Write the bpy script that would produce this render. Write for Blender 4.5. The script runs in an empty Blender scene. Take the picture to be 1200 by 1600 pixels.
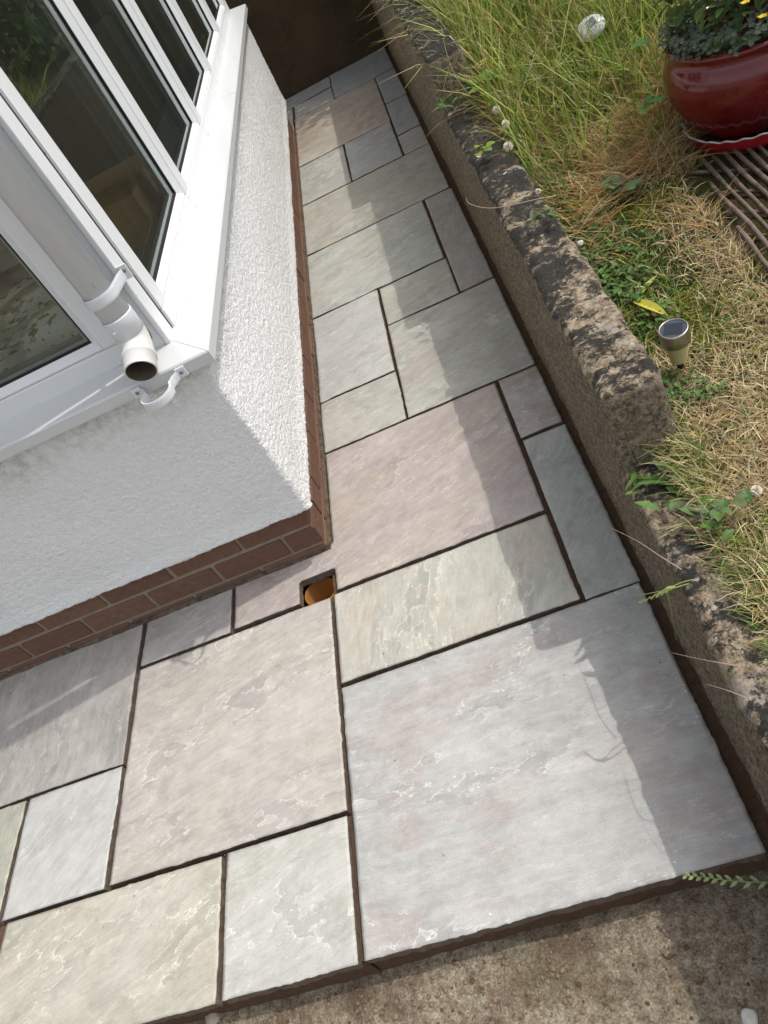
import bpy, bmesh, math, random
import numpy as np
from mathutils import Vector, Matrix, noise

random.seed(7)
rng = np.random.default_rng(7)
sc = bpy.context.scene
COL = sc.collection

# ------------------------------------------------------------------ camera
cd = bpy.data.cameras.new('camera')
cam = bpy.data.objects.new('camera', cd)
COL.objects.link(cam)
sc.camera = cam
cd.sensor_fit = 'VERTICAL'
cd.sensor_height = 32.0
cd.lens = 1185.0 / 1600.0 * 32.0
cd.clip_start = 0.02
cd.clip_end = 2000
R = ((0.9086586, 0.3645244, 0.2036209), (-0.1110286, 0.6810546, -0.7237660), (-0.4025073, 0.6350485, 0.6593188))
cam.matrix_world = Matrix(((R[0][0], R[0][1], R[0][2], 0), (R[1][0], R[1][1], R[1][2], 0), (R[2][0], R[2][1], R[2][2], 1.46), (0, 0, 0, 1)))

# ------------------------------------------------------------------ light
SUN = Vector((0.53, 0.122, 1.0)).normalized()
EL = math.asin(SUN.z)
w = bpy.data.worlds.new('World')
sc.world = w
w.use_nodes = True
wn = w.node_tree.nodes
wl = w.node_tree.links
sky = wn.new('ShaderNodeTexSky')
sky.sky_type = 'NISHITA'
sky.sun_disc = False
sky.sun_elevation = EL
sky.sun_rotation = math.atan2(SUN.x, SUN.y)
sky.air_density = 1.0
sky.dust_density = 3.5
sky.ozone_density = 0.6
hs = wn.new('ShaderNodeHueSaturation')      # sky colour desaturated so that its light is less blue
hs.inputs['Saturation'].default_value = 0.34
wl.new(sky.outputs[0], hs.inputs['Color'])
wl.new(hs.outputs[0], wn['Background'].inputs[0])
wn['Background'].inputs[1].default_value = 0.15
sd = bpy.data.lights.new('sun', 'SUN')
sd.energy = 1.3
sd.angle = math.radians(0.6)
sd.color = (1.0, 0.955, 0.88)
sun = bpy.data.objects.new('sun', sd)
COL.objects.link(sun)
sun.location = (3, 2, 6)
sun.rotation_euler = SUN.to_track_quat('Z', 'Y').to_euler()
vs = sc.view_settings
vs.view_transform = 'Standard'
vs.look = 'None'
vs.exposure = 0.72
vs.gamma = 1.0

# ------------------------------------------------------------------ helpers
def tag(o, label=None, cat=None, group=None, kind=None):
    if label: o['label'] = label
    if cat: o['category'] = cat
    if group: o['group'] = group
    if kind: o['kind'] = kind
    return o

def link(o, parent=None):
    COL.objects.link(o)
    if parent is not None:
        o.parent = parent
        if parent.type == 'EMPTY': o.matrix_parent_inverse = Matrix.Translation(-Vector(parent.location))
    return o

def thing(name, loc, label, cat, group=None):
    o = bpy.data.objects.new(name, None)
    o.empty_display_size = 0.05
    o.location = loc
    COL.objects.link(o)
    return tag(o, label, cat, group)

def mesh_obj(name, me, mat, parent=None, smooth=False):
    if mat is not None: me.materials.append(mat)
    if smooth:
        me.polygons.foreach_set('use_smooth', [True] * len(me.polygons))
    o = bpy.data.objects.new(name, me)
    return link(o, parent)

def mk(name, V, F, mat, parent=None, smooth=False):
    me = bpy.data.meshes.new(name)
    me.from_pydata([tuple(v) for v in V], [], [tuple(f) for f in F])
    me.update()
    return mesh_obj(name, me, mat, parent, smooth)

def bm_obj(name, bm, mat, parent=None, smooth=False):
    me = bpy.data.meshes.new(name)
    bm.normal_update()
    bm.to_mesh(me)
    bm.free()
    return mesh_obj(name, me, mat, parent, smooth)

def box_bm(x0, x1, y0, y1, z0, z1, bev=0.0, seg=1, bm=None):
    own = bm is None
    if own: bm = bmesh.new()
    r = bmesh.ops.create_cube(bm, size=1.0)
    vs_ = r['verts']
    for v in vs_:
        v.co = Vector(((x0 + x1) / 2 + v.co.x * (x1 - x0), (y0 + y1) / 2 + v.co.y * (y1 - y0), (z0 + z1) / 2 + v.co.z * (z1 - z0)))
    if bev > 0:
        es = list({e for v in vs_ for e in v.link_edges})
        bmesh.ops.bevel(bm, geom=es, offset=bev, segments=seg, affect='EDGES', profile=0.6)
    return bm

def box(name, x0, x1, y0, y1, z0, z1, mat, parent=None, bev=0.0, seg=1):
    return bm_obj(name, box_bm(x0, x1, y0, y1, z0, z1, bev, seg), mat, parent)

def lathe(profile, n=48, c=(0, 0, 0), wob=None):
    V = []; F = []
    for i, (r, z) in enumerate(profile):
        for k in range(n):
            a = 2 * math.pi * k / n
            rr, zz = (r, z) if wob is None else wob(r, z, a, i)
            V.append((c[0] + rr * math.cos(a), c[1] + rr * math.sin(a), c[2] + zz))
    for i in range(len(profile) - 1):
        for k in range(n):
            k2 = (k + 1) % n
            F.append((i * n + k, i * n + k2, (i + 1) * n + k2, (i + 1) * n + k))
    return V, F

def tube(pts, rad, n=10, caps=True):
    """tube through a list of points, radius constant or per point"""
    pts = [Vector(p) for p in pts]
    rs = rad if isinstance(rad, (list, tuple)) else [rad] * len(pts)
    V = []; F = []
    up = Vector((0.13, 0.31, 0.94)).normalized()
    prev = None
    for i, p in enumerate(pts):
        d = (pts[min(i + 1, len(pts) - 1)] - pts[max(i - 1, 0)]).normalized()
        if prev is None:
            a = d.cross(up)
            if a.length < 1e-3: a = d.cross(Vector((1, 0, 0)))
        else:
            a = prev - d * prev.dot(d)
        a.normalize(); prev = a
        b = d.cross(a)
        for k in range(n):
            t = 2 * math.pi * k / n
            V.append(p + (a * math.cos(t) + b * math.sin(t)) * rs[i])
    for i in range(len(pts) - 1):
        for k in range(n):
            k2 = (k + 1) % n
            F.append((i * n + k, i * n + k2, (i + 1) * n + k2, (i + 1) * n + k))
    if caps:
        F.append(tuple(range(n - 1, -1, -1)))
        F.append(tuple((len(pts) - 1) * n + k for k in range(n)))
    return V, F

def at_px(px, py, z):
    f = 1185.0
    d = Vector(((px - 600) / f, -(py - 800) / f, -1.0))
    wv = Vector([sum(R[i][k] * d[k] for k in range(3)) for i in range(3)])
    t_ = (z - 1.46) / wv.z
    return Vector((0, 0, 1.46)) + wv * t_

class Acc:
    def __init__(s): s.V = []; s.F = []
    def add(s, VF):
        o = len(s.V); s.V += list(VF[0]); s.F += [tuple(i + o for i in f) for f in VF[1]]
    def obj(s, name, mat, parent=None, smooth=False): return mk(name, s.V, s.F, mat, parent, smooth)

def fbm(p, oct=3, f=2.0):
    v = 0; a = 1
    for i in range(oct):
        v += a * noise.noise(p); p = p * f; a *= 0.5
    return v

# ------------------------------------------------------------------ materials
class NT:
    def __init__(s, name):
        s.m = bpy.data.materials.new(name); s.m.use_nodes = True
        s.t = s.m.node_tree; s.n = s.t.nodes
        s.b = s.n['Principled BSDF']; s.out = s.n['Material Output']
    def new(s, typ, ins=None, **props):
        nd = s.n.new('ShaderNode' + typ)
        for k, v in props.items(): setattr(nd, k, v)
        for k, v in (ins or {}).items(): s.set(nd.inputs[k], v)
        return nd
    def set(s, sock, v):
        if hasattr(v, 'is_output') or isinstance(v, bpy.types.NodeSocket): s.t.links.new(v, sock)
        else:
            try: sock.default_value = v
            except Exception: sock.default_value = (*v, 1.0) if len(v) == 3 else v
    def coord(s, kind='Object', scale=(1, 1, 1), loc=(0, 0, 0), rot=(0, 0, 0), src=None):
        if src is None:
            src = s.new('TexCoord').outputs[kind]
        mp = s.new('Mapping', {'Vector': src, 'Scale': scale, 'Location': loc, 'Rotation': rot})
        return mp.outputs[0]
    def noise(s, vec, scale, detail=4, rough=0.55, dist=0.0):
        return s.new('TexNoise', {'Vector': vec, 'Scale': scale, 'Detail': detail, 'Roughness': rough, 'Distortion': dist}).outputs['Fac']
    def ramp(s, fac, stops, interp='LINEAR'):
        r = s.new('ValToRGB', {'Fac': fac}); e = r.color_ramp.elements; r.color_ramp.interpolation = interp
        while len(e) < len(stops): e.new(0.5)
        for i, (p, c) in enumerate(stops):
            e[i].position = p
            e[i].color = (c, c, c, 1) if isinstance(c, (int, float)) else (*c, 1)
        return r.outputs[0]
    def mix(s, fac, a, b, mode='MIX'):
        nd = s.new('Mix', data_type='RGBA', blend_type=mode)
        for nm, v in (('Factor', fac), ('A', a), ('B', b)):
            sock = [i for i in nd.inputs if i.name == nm and (i.type == 'RGBA' if nm != 'Factor' else i.type == 'VALUE')][0]
            s.set(sock, v)
        return [o for o in nd.outputs if o.type == 'RGBA'][0]
    def math(s, op, a, b=None, c=None, clamp=False):
        nd = s.new('Math', operation=op, use_clamp=clamp)
        s.set(nd.inputs[0], a)
        if b is not None: s.set(nd.inputs[1], b)
        if c is not None: s.set(nd.inputs[2], c)
        return nd.outputs[0]
    def bump(s, h, strength=0.5, dist=0.002, normal=None):
        nd = s.new('Bump', {'Height': h, 'Strength': strength, 'Distance': dist})
        if normal is not None: s.set(nd.inputs['Normal'], normal)
        return nd.outputs[0]
    def fin(s, color=None, rough=None, normal=None, spec=None, **kw):
        if color is not None: s.set(s.b.inputs['Base Color'], color)
        if rough is not None: s.set(s.b.inputs['Roughness'], rough)
        if normal is not None: s.set(s.b.inputs['Normal'], normal)
        if spec is not None: s.set(s.b.inputs['Specular IOR Level'], spec)
        for k, v in kw.items(): s.set(s.b.inputs[k], v)
        return s.m

def stone_mat(name, A, B, C=None, vein=0.5, streak=1.0):
    """riven sandstone; stone UVs in metres, bedding streaks run along U"""
    G = (.415, .405, .385)
    A, B, C = [None if q is None else tuple((x * 0.84 + g * 0.16) * 0.87 * k for x, g, k in zip(q, G, (1.0, 1.0, 0.955))) for q in (A, B, C)]
    t = NT(name)
    uv = t.new('UVMap', uv_map='stone').outputs[0]
    warp = t.new('TexNoise', {'Vector': uv, 'Scale': 4.0, 'Detail': 3}).outputs['Color']
    p = t.new('VectorMath', {0: uv, 1: t.new('VectorMath', {0: warp, 'Scale': 0.06}, operation='SCALE').outputs[0]}, operation='ADD').outputs[0]
    big = t.noise(t.coord(src=p, scale=(1.8, 3.6, 1)), 1.5, 7, 0.66)
    c = t.mix(t.ramp(big, [(0.42, 0.0), (0.58, 1.0)]), A, B)
    # cleft layers: ragged plates, each layer of its own tone, with a bright broken lip
    h = t.noise(t.coord(src=p, scale=(1.5, 3.0, 1), loc=(2.3, 9.1, 0)), 2.6, 10, 0.60)
    hs = t.math('MULTIPLY', h, 10.0)
    fl = t.math('FLOOR', hs); fr = t.math('FRACT', hs)
    wn_ = t.new('TexWhiteNoise', {'W': fl}, noise_dimensions='1D').outputs['Value']
    lay = t.noise(t.coord(src=p, scale=(1, 1.6, 1), loc=(5, 1, 0)), 3.6, 5, 0.6)
    msk = t.ramp(lay, [(0.47, 0.0), (0.58, 1.0)])
    c = t.mix(t.math('MULTIPLY', msk, 0.55), c, t.ramp(wn_, [(0.0, tuple(x * 0.82 for x in B)), (0.5, A), (1.0, tuple(min(0.7, x * 1.13 + 0.02) for x in A))]))
    if C is not None:
        c2 = t.noise(t.coord(src=p, scale=(1.5, 2.6, 1), loc=(7.7, 3.1, 0)), 2.0, 9, 0.64)
        c = t.mix(t.math('MULTIPLY', t.ramp(c2, [(0.52, 0.0), (0.545, 0.75), (0.64, 1.0)]), 0.72), c, C)
    terr = t.math('ADD', fl, t.ramp(fr, [(0.0, 0.0), (0.10, 0.85), (1.0, 1.0)]))
    edge = t.ramp(fr, [(0.0, 0.0), (0.02, 1.0), (0.08, 0.7), (0.17, 0.0)])
    brk = t.ramp(t.noise(uv, 34.0, 4, 0.6), [(0.40, 0.0), (0.55, 1.0)])
    em = t.math('MULTIPLY', t.math('MULTIPLY', t.math('MULTIPLY', edge, msk), brk), vein)
    c = t.mix(em, c, tuple(min(0.80, x * 1.32 + 0.12) for x in A))
    # straight bedding streaks
    st = t.noise(t.coord(src=p, scale=(4.0, 42, 1)), 1.0, 6, 0.68)
    c = t.mix(0.17 * streak, c, t.ramp(st, [(0.33, 0.30), (0.66, 0.70)]), 'OVERLAY')
    st2 = t.noise(t.coord(src=p, scale=(16, 130, 1), loc=(4, 4, 0)), 1.0, 4, 0.65)
    c = t.mix(0.17 * streak, c, t.ramp(st2, [(0.30, 0.30), (0.70, 0.70)]), 'OVERLAY')
    mot = t.noise(t.coord(src=p, scale=(1, 1.5, 1), loc=(6, 6, 0)), 19.0, 9, 0.76)
    c = t.mix(0.55, c, t.ramp(mot, [(0.30, 0.34), (0.70, 0.66)]), 'OVERLAY')
    # pale dusty smears and scuffs
    sm1 = t.ramp(t.noise(t.coord(src=uv, loc=(9, 2, 0)), 3.2, 8, 0.70), [(0.50, 0.0), (0.68, 1.0)])
    c = t.mix(t.math('MULTIPLY', sm1, 0.40), c, (0.50, 0.485, 0.46))
    sc_ = t.ramp(t.noise(t.coord(src=p, scale=(2.2, 5.0, 1), loc=(1, 2, 0)), 7.0, 10, 0.78), [(0.57, 0.0), (0.68, 1.0)])
    c = t.mix(t.math('MULTIPLY', sc_, 0.50), c, (0.56, 0.55, 0.53))
    dk = t.ramp(t.noise(t.coord(src=uv, loc=(3, 8, 0)), 11.0, 9, 0.74), [(0.32, 1.0), (0.45, 0.0)])
    c = t.mix(t.math('MULTIPLY', dk, 0.34), c, tuple(x * 0.62 for x in B))
    spk = t.ramp(t.new('TexVoronoi', {'Vector': t.coord(src=uv, scale=(1, 1.6, 1)), 'Scale': 26.0, 'Randomness': 1.0}).outputs['Distance'], [(0.04, 1.0), (0.09, 0.0)])
    c = t.mix(t.math('MULTIPLY', t.math('MULTIPLY', spk, msk), 0.85), c, (0.70, 0.70, 0.69))
    pit = t.ramp(t.new('TexVoronoi', {'Vector': t.coord(src=uv, loc=(4, 4, 0)), 'Scale': 14.0}).outputs['Distance'], [(0.018, 1.0), (0.045, 0.0)])
    c = t.mix(t.math('MULTIPLY', pit, 0.7), c, (0.07, 0.055, 0.045))
    gr = t.noise(uv, 380.0, 3, 0.75)
    c = t.mix(0.40, c, t.ramp(gr, [(0.25, 0.28), (0.75, 0.72)]), 'OVERLAY')
    fine = t.noise(t.coord(src=p, scale=(1, 2.2, 1)), 34.0, 9, 0.74)
    hh = t.math('ADD', t.math('MULTIPLY', t.math('MULTIPLY', terr, t.math('MULTIPLY_ADD', msk, 0.9, 0.1)), 0.20), t.math('MULTIPLY', fine, 1.0))
    hh = t.math('ADD', hh, t.math('MULTIPLY', gr, 0.14))
    nrm = t.bump(hh, 0.75, 0.0026)
    rg = t.ramp(fine, [(0.3, 0.40), (0.7, 0.68)])
    return t.fin(c, rg, nrm, 0.42)

def plain(name, col, rough=0.5, spec=0.5, var=0.0, scale=20, bump=0.0, bscale=200, bd=0.001, **kw):
    t = NT(name); c = col; n = None
    v = t.coord()
    if var > 0:
        c = t.mix(t.noise(v, scale, 5, 0.6), tuple(x * (1 - var) for x in col), tuple(min(1, x * (1 + var)) for x in col))
    if bump > 0: n = t.bump(t.noise(v, bscale, 4, 0.6), bump, bd)
    return t.fin(c, rough, n, spec, **kw)

def render_mat():
    t = NT('roughcast_paint'); v = t.coord()
    geo = t.new('NewGeometry')
    big = t.noise(v, 2.2, 5, 0.6)
    c = t.mix(t.ramp(big, [(0.35, 0.0), (0.7, 1.0)]), (0.78, 0.785, 0.775), (0.74, 0.745, 0.73))
    g = t.noise(t.coord(loc=(3, 1, 2)), 5.0, 8, 0.68)
    c = t.mix(t.math('MULTIPLY', t.ramp(g, [(0.58, 0.0), (0.78, 1.0)]), 0.22), c, (0.46, 0.44, 0.38))
    # grime spotted under the sill, ragged lower edge of the stain
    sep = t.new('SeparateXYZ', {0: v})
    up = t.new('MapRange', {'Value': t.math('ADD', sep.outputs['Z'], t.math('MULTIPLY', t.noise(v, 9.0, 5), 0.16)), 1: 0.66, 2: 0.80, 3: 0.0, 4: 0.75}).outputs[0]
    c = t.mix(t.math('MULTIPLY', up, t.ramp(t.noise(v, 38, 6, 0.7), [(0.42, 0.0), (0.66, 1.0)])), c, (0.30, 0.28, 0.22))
    sp = t.ramp(t.noise(v, 60, 3, 0.6), [(0.70, 0.0), (0.78, 1.0)])
    c = t.mix(t.math('MULTIPLY', sp, 0.35), c, (0.25, 0.23, 0.19))
    b1 = t.noise(v, 165, 2, 0.5)
    b2 = t.noise(v, 380, 2, 0.6)
    n = t.bump(t.math('ADD', b1, t.math('MULTIPLY', b2, 0.45)), 1.0, 0.0055)
    return t.fin(c, 0.72, n, 0.25)

def brick_mat(name, c1, c2):
    t = NT(name); v = t.coord()
    c = t.mix(t.noise(v, 16, 6, 0.65), c1, c2)
    c = t.mix(t.math('MULTIPLY', t.ramp(t.noise(v, 60, 6, 0.7), [(0.45, 0.0), (0.68, 1.0)]), 0.6), c, (0.085, 0.065, 0.05))
    sp = t.ramp(t.noise(t.coord(loc=(2, 2, 2)), 75, 4, 0.6), [(0.66, 0.0), (0.72, 1.0)])
    c = t.mix(t.math('MULTIPLY', sp, 0.6), c, (0.42, 0.38, 0.32))
    n = t.bump(t.noise(v, 170, 6, 0.7), 0.6, 0.003)
    return t.fin(c, 0.88, n, 0.2)

def concrete_wall_mat():
    t = NT('weathered_concrete'); v = t.coord()
    geo = t.new('NewGeometry')
    nz = t.new('SeparateXYZ', {0: geo.outputs['Normal']}).outputs['Z']
    agg = t.noise(v, 110, 7, 0.78)
    c = t.mix(t.ramp(agg, [(0.42, 0.0), (0.58, 1.0)]), (0.085, 0.068, 0.048), (0.36, 0.29, 0.205))
    gp = t.ramp(t.noise(t.coord(loc=(5, 5, 5)), 210, 3, 0.7), [(0.62, 0.0), (0.70, 1.0)])
    c = t.mix(t.math('MULTIPLY', gp, 0.65), c, (0.46, 0.40, 0.31))
    # board-marked lines on the long face
    ln = t.noise(t.coord(scale=(3, 2.2, 85)), 1.0, 4, 0.6)
    c = t.mix(0.40, c, t.ramp(ln, [(0.35, 0.32), (0.65, 0.62)]), 'OVERLAY')
    c = t.mix(t.math('MULTIPLY', t.ramp(t.noise(v, 11, 6, 0.65), [(0.45, 0.0), (0.7, 1.0)]), 0.5), c, (0.16, 0.135, 0.095))
    gs = t.noise(t.coord(loc=(9, 1, 4)), 5, 6, 0.65)
    c = t.mix(t.math('MULTIPLY', t.ramp(gs, [(0.5, 0.0), (0.75, 1.0)]), 0.28), c, (0.15, 0.16, 0.085))
    # weathered pale crust and black lichen where the concrete faces up
    top = t.new('MapRange', {'Value': t.math('ADD', nz, t.math('MULTIPLY', t.noise(v, 20, 5), 0.55)), 1: 0.50, 2: 0.85, 3: 0.0, 4: 1.0}).outputs[0]
    pale = t.mix(t.ramp(t.noise(v, 62, 9, 0.80), [(0.42, 0.0), (0.58, 1.0)]), (0.15, 0.112, 0.075), (0.47, 0.385, 0.275))
    pale = t.mix(t.math('MULTIPLY', t.ramp(t.noise(t.coord(loc=(4, 0, 7)), 16, 4, 0.6), [(0.55, 0.0), (0.68, 1.0)]), 0.6), pale, (0.36, 0.34, 0.33))
    c = t.mix(top, c, pale)
    # lichen grows denser towards the far, damper end (y)
    y = t.new('SeparateXYZ', {0: v}).outputs['Y']
    dens = t.new('MapRange', {'Value': y, 1: 0.9, 2: 2.3, 3: -0.005, 4: 0.085}).outputs[0]
    l0 = t.noise(t.coord(scale=(1.0, 1.25, 1.0)), 13, 5, 0.62, 0.4)
    l1 = t.noise(t.coord(loc=(2, 2, 2), scale=(1.0, 1.2, 1.0)), 46, 6, 0.72)
    l1 = t.math('ADD', t.math('ADD', t.math('MULTIPLY', l0, 0.55), t.math('MULTIPLY', l1, 0.45)), dens)
    sk = t.noise(t.coord(loc=(1, 7, 3)), 190, 3, 0.7)
    l1 = t.math('ADD', l1, t.math('MULTIPLY', t.math('SUBTRACT', sk, 0.5), 0.16))
    lich = t.math('MULTIPLY', t.ramp(l1, [(0.495, 0.0), (0.52, 0.7), (0.55, 1.0)]), top)
    c = t.mix(lich, c, t.mix(t.noise(v, 150, 3), (0.009, 0.009, 0.008), (0.075, 0.07, 0.06)))
    wl_ = t.ramp(t.noise(t.coord(loc=(8, 3, 1)), 48, 3, 0.5), [(0.69, 0.0), (0.72, 1.0)])
    c = t.mix(t.math('MULTIPLY', t.math('MULTIPLY', wl_, top), 0.8), c, (0.62, 0.58, 0.50))
    hh = t.math('ADD', t.math('MULTIPLY', agg, 0.8), t.math('MULTIPLY', t.noise(v, 240, 4, 0.7), 0.35))
    hh = t.math('ADD', hh, t.math('MULTIPLY', ln, 0.25))
    hh = t.math('ADD', hh, t.math('MULTIPLY', lich, 0.22))
    return t.fin(c, 0.92, t.bump(hh, 1.0, 0.009), 0.15)

def grass_mat(name, trans=0.25):
    t = NT(name)
    a = t.new('VertexColor', layer_name='Col').outputs[0]
    t.fin(a, 0.55, None, 0.3)
    tr = t.new('BsdfTranslucent', {'Color': a})
    mx = t.new('MixShader', {0: trans, 1: t.b.outputs[0], 2: tr.outputs[0]})
    t.t.links.new(mx.outputs[0], t.out.inputs[0])
    return t.m

def glass_mat():
    t = NT('window_glass')
    lw = t.new('Fresnel', {'IOR': 1.52}).outputs[0]
    f = t.math('MULTIPLY_ADD', lw, 1.6, 0.0, clamp=True)
    tr = t.new('BsdfTransparent', {'Color': (0.92, 0.95, 0.935, 1)})
    gl = t.new('BsdfGlossy', {'Color': (0.95, 1.0, 0.98, 1), 'Roughness': 0.0})
    mx = t.new('MixShader', {0: f, 1: tr.outputs[0], 2: gl.outputs[0]})
    t.t.links.new(mx.outputs[0], t.out.inputs[0])
    return t.m

def pvc_mat(name, col=(0.70, 0.715, 0.72), dirt=0.30):
    t = NT(name); v = t.coord()
    d = t.ramp(t.noise(v, 6, 8, 0.7), [(0.50, 0.0), (0.80, 1.0)])
    c = t.mix(t.math('MULTIPLY', d, dirt), col, (0.52, 0.51, 0.46))
    sp = t.ramp(t.noise(t.coord(loc=(1, 5, 2)), 55, 3, 0.5), [(0.735, 0.0), (0.765, 1.0)])
    c = t.mix(t.math('MULTIPLY', sp, 0.6), c, (0.12, 0.10, 0.08))
    return t.fin(c, t.ramp(d, [(0, 0.30), (1, 0.5)]), None, 0.5)

M = {}
M['mortar_bed'] = plain('brown_mortar', (0.115, 0.070, 0.046), 0.95, 0.1, 0.45, 60, 0.9, 190, 0.004)
M['render'] = render_mat()
M['brick_a'] = brick_mat('brick_red', (0.20, 0.104, 0.068), (0.12, 0.068, 0.050))
M['brick_b'] = brick_mat('brick_brown', (0.19, 0.095, 0.062), (0.115, 0.063, 0.046))
M['brick_c'] = brick_mat('brick_orange', (0.225, 0.118, 0.075), (0.135, 0.075, 0.053))
M['joint'] = plain('wall_mortar', (0.27, 0.225, 0.165), 0.95, 0.1, 0.40, 40, 0.9, 160, 0.005)
M['concrete'] = concrete_wall_mat()
M['pvc'] = pvc_mat('white_pvc')
M['sill'] = pvc_mat('sill_pvc', (0.55, 0.562, 0.56), 0.34)
M['pipe'] = pvc_mat('pipe_plastic', (0.63, 0.655, 0.67), 0.10)
M['pipe_old'] = pvc_mat('pipe_grubby', (0.62, 0.615, 0.59), 0.85)
M['pipe_in'] = plain('pipe_inside', (0.12, 0.10, 0.07), 0.8, 0.2, 0.5, 60)
M['black'] = plain('black_gasket', (0.012, 0.012, 0.013), 0.6, 0.3)
M['spacer'] = plain('glazing_spacer', (0.32, 0.36, 0.34), 0.4, 0.5)
M['glass'] = glass_mat()
M['screw'] = plain('screw_metal', (0.25, 0.23, 0.20), 0.45, 0.5, 0.2, 200, Metallic=0.8)
M['soil'] = plain('soil', (0.062, 0.045, 0.026), 0.98, 0.1, 0.6, 45, 1.0, 130, 0.01)
M['straw_floor'] = plain('thatch', (0.15, 0.105, 0.05), 0.95, 0.1, 0.6, 80, 1.0, 260, 0.008)
M['grass'] = grass_mat('grass_blades')
M['leaf'] = grass_mat('leaf_colours', 0.2)
M['grit'] = plain('grit', (0.20, 0.15, 0.105), 0.95, 0.1, 0.6, 110, 0.8, 300, 0.002)

# ------------------------------------------------------------------ ground
def ground_mat():
    t = NT('old_concrete_with_soil'); v = t.coord()
    a = t.noise(v, 55, 8, 0.75)
    c = t.mix(t.ramp(a, [(0.35, 0.0), (0.68, 1.0)]), (0.14, 0.105, 0.07), (0.47, 0.41, 0.305))
    s1 = t.noise(t.coord(loc=(1.3, 0.4, 0)), 5.2, 7, 0.66)
    c = t.mix(t.math('MULTIPLY', t.ramp(s1, [(0.48, 0.0), (0.66, 1.0)]), 0.85), c, (0.10, 0.062, 0.042))
    rd = t.noise(t.coord(loc=(6, 2, 0)), 9, 6, 0.7)
    c = t.mix(t.math('MULTIPLY', t.ramp(rd, [(0.55, 0.0), (0.68, 1.0)]), 0.6), c, (0.15, 0.07, 0.045))
    g = t.ramp(t.noise(t.coord(loc=(3, 3, 3)), 7, 4, 0.6), [(0.60, 0.0), (0.75, 1.0)])
    c = t.mix(t.math('MULTIPLY', g, 0.4), c, (0.16, 0.17, 0.07))
    wp = t.ramp(t.noise(v, 130, 3, 0.6), [(0.68, 0.0), (0.74, 1.0)])
    c = t.mix(t.math('MULTIPLY', wp, 0.6), c, (0.52, 0.48, 0.40))
    h = t.math('ADD', a, t.math('MULTIPLY', t.noise(v, 280, 5, 0.7), 0.5))
    c = t.mix(0.6, c, t.ramp(t.noise(v, 220, 5, 0.75), [(0.33, 0.22), (0.67, 0.78)]), 'OVERLAY')
    return t.fin(c, 0.93, t.bump(h, 1.0, 0.009), 0.2)
M['ground'] = ground_mat()

def zground(x, y):
    return -0.104 + 0.006 * fbm(Vector((x * 4, y * 4, 1.7))) + 0.0055 * fbm(Vector((x * 26, y * 26, 0.2)), 4)

V = []; F = []
xs = np.concatenate([[-400, -60, -12, -4], np.arange(-2.0, 0.9, 0.014), [1.5, 4, 12, 60, 400]])
ys = np.concatenate([[-400, -60, -12, -3], np.arange(-0.6, 0.52, 0.014), [1.0, 2, 6, 12, 60, 400]])
for y in ys:
    for x in xs:
        fine = -2 <= x <= 0.9 and -0.6 <= y <= 0.52
        z = zground(x, y) if fine else -0.105
        if y > 0.55: z = -0.16
        V.append((x, y, z))
nx = len(xs)
for j in range(len(ys) - 1):
    for i in range(nx - 1):
        F.append((j * nx + i, j * nx + i + 1, (j + 1) * nx + i + 1, (j + 1) * nx + i))
o = mk('ground', V, F, M['ground'], None, True)
tag(o, 'rough old brown concrete ground below the paving edge', kind='structure')

# loose crumbs of mortar and soil along the foot of the paving
A_ = Acc()
def pebble(c, r, seed=0):
    bm = bmesh.new(); bmesh.ops.create_icosphere(bm, subdivisions=1, radius=r)
    V = []
    for v in bm.verts:
        k = 1 + 0.45 * noise.noise(v.co / r * 1.3 + Vector((seed, seed * 2.1, 0)))
        V.append((c[0] + v.co.x * k, c[1] + v.co.y * k, c[2] + v.co.z * k * 0.7))
    F = [tuple(v.index for v in f.verts) for f in bm.faces]
    bm.free(); return V, F
for i in range(2200):
    x = random.uniform(-1.15, 0.2); y = 0.452 - abs(random.gauss(0, 0.11)) - 0.005
    if fbm(Vector((x * 7, y * 7, 3.3))) < -0.15 and random.random() < 0.8: continue
    r = 0.0011 + 0.0052 * random.random() ** 4
    A_.add(pebble((x, y, zground(x, y) + r * 0.3), r, i))
o = A_.obj('loose_crumbs', M['grit'])
B_ = Acc()
for i in range(230):
    cx_, cy_, sp_ = random.choice([(-.35, .30, .07), (-.12, .33, .05), (-.55, .36, .06), (-.28, .20, .05), (.02, .22, .06), (-.75, .40, .05)])
    x = random.gauss(cx_, sp_ * 1.6); y = min(.448, random.gauss(cy_, sp_)); r = .0012 + .0048 * random.random() ** 3
    B_.add(pebble((x, y, zground(x, y) + r * .3), r, i * 3))
M['clod'] = plain('red_soil', (0.115, 0.070, 0.046), 0.97, 0.1, 0.6, 120, 0.9, 260, 0.003)
tag(B_.obj('soil_clods', M['clod']), 'reddish clods of soil scattered on the old concrete', 'soil', kind='stuff')
tag(o, 'loose crumbs of mortar and soil on the concrete below the paving edge', 'grit', kind='stuff')

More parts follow.
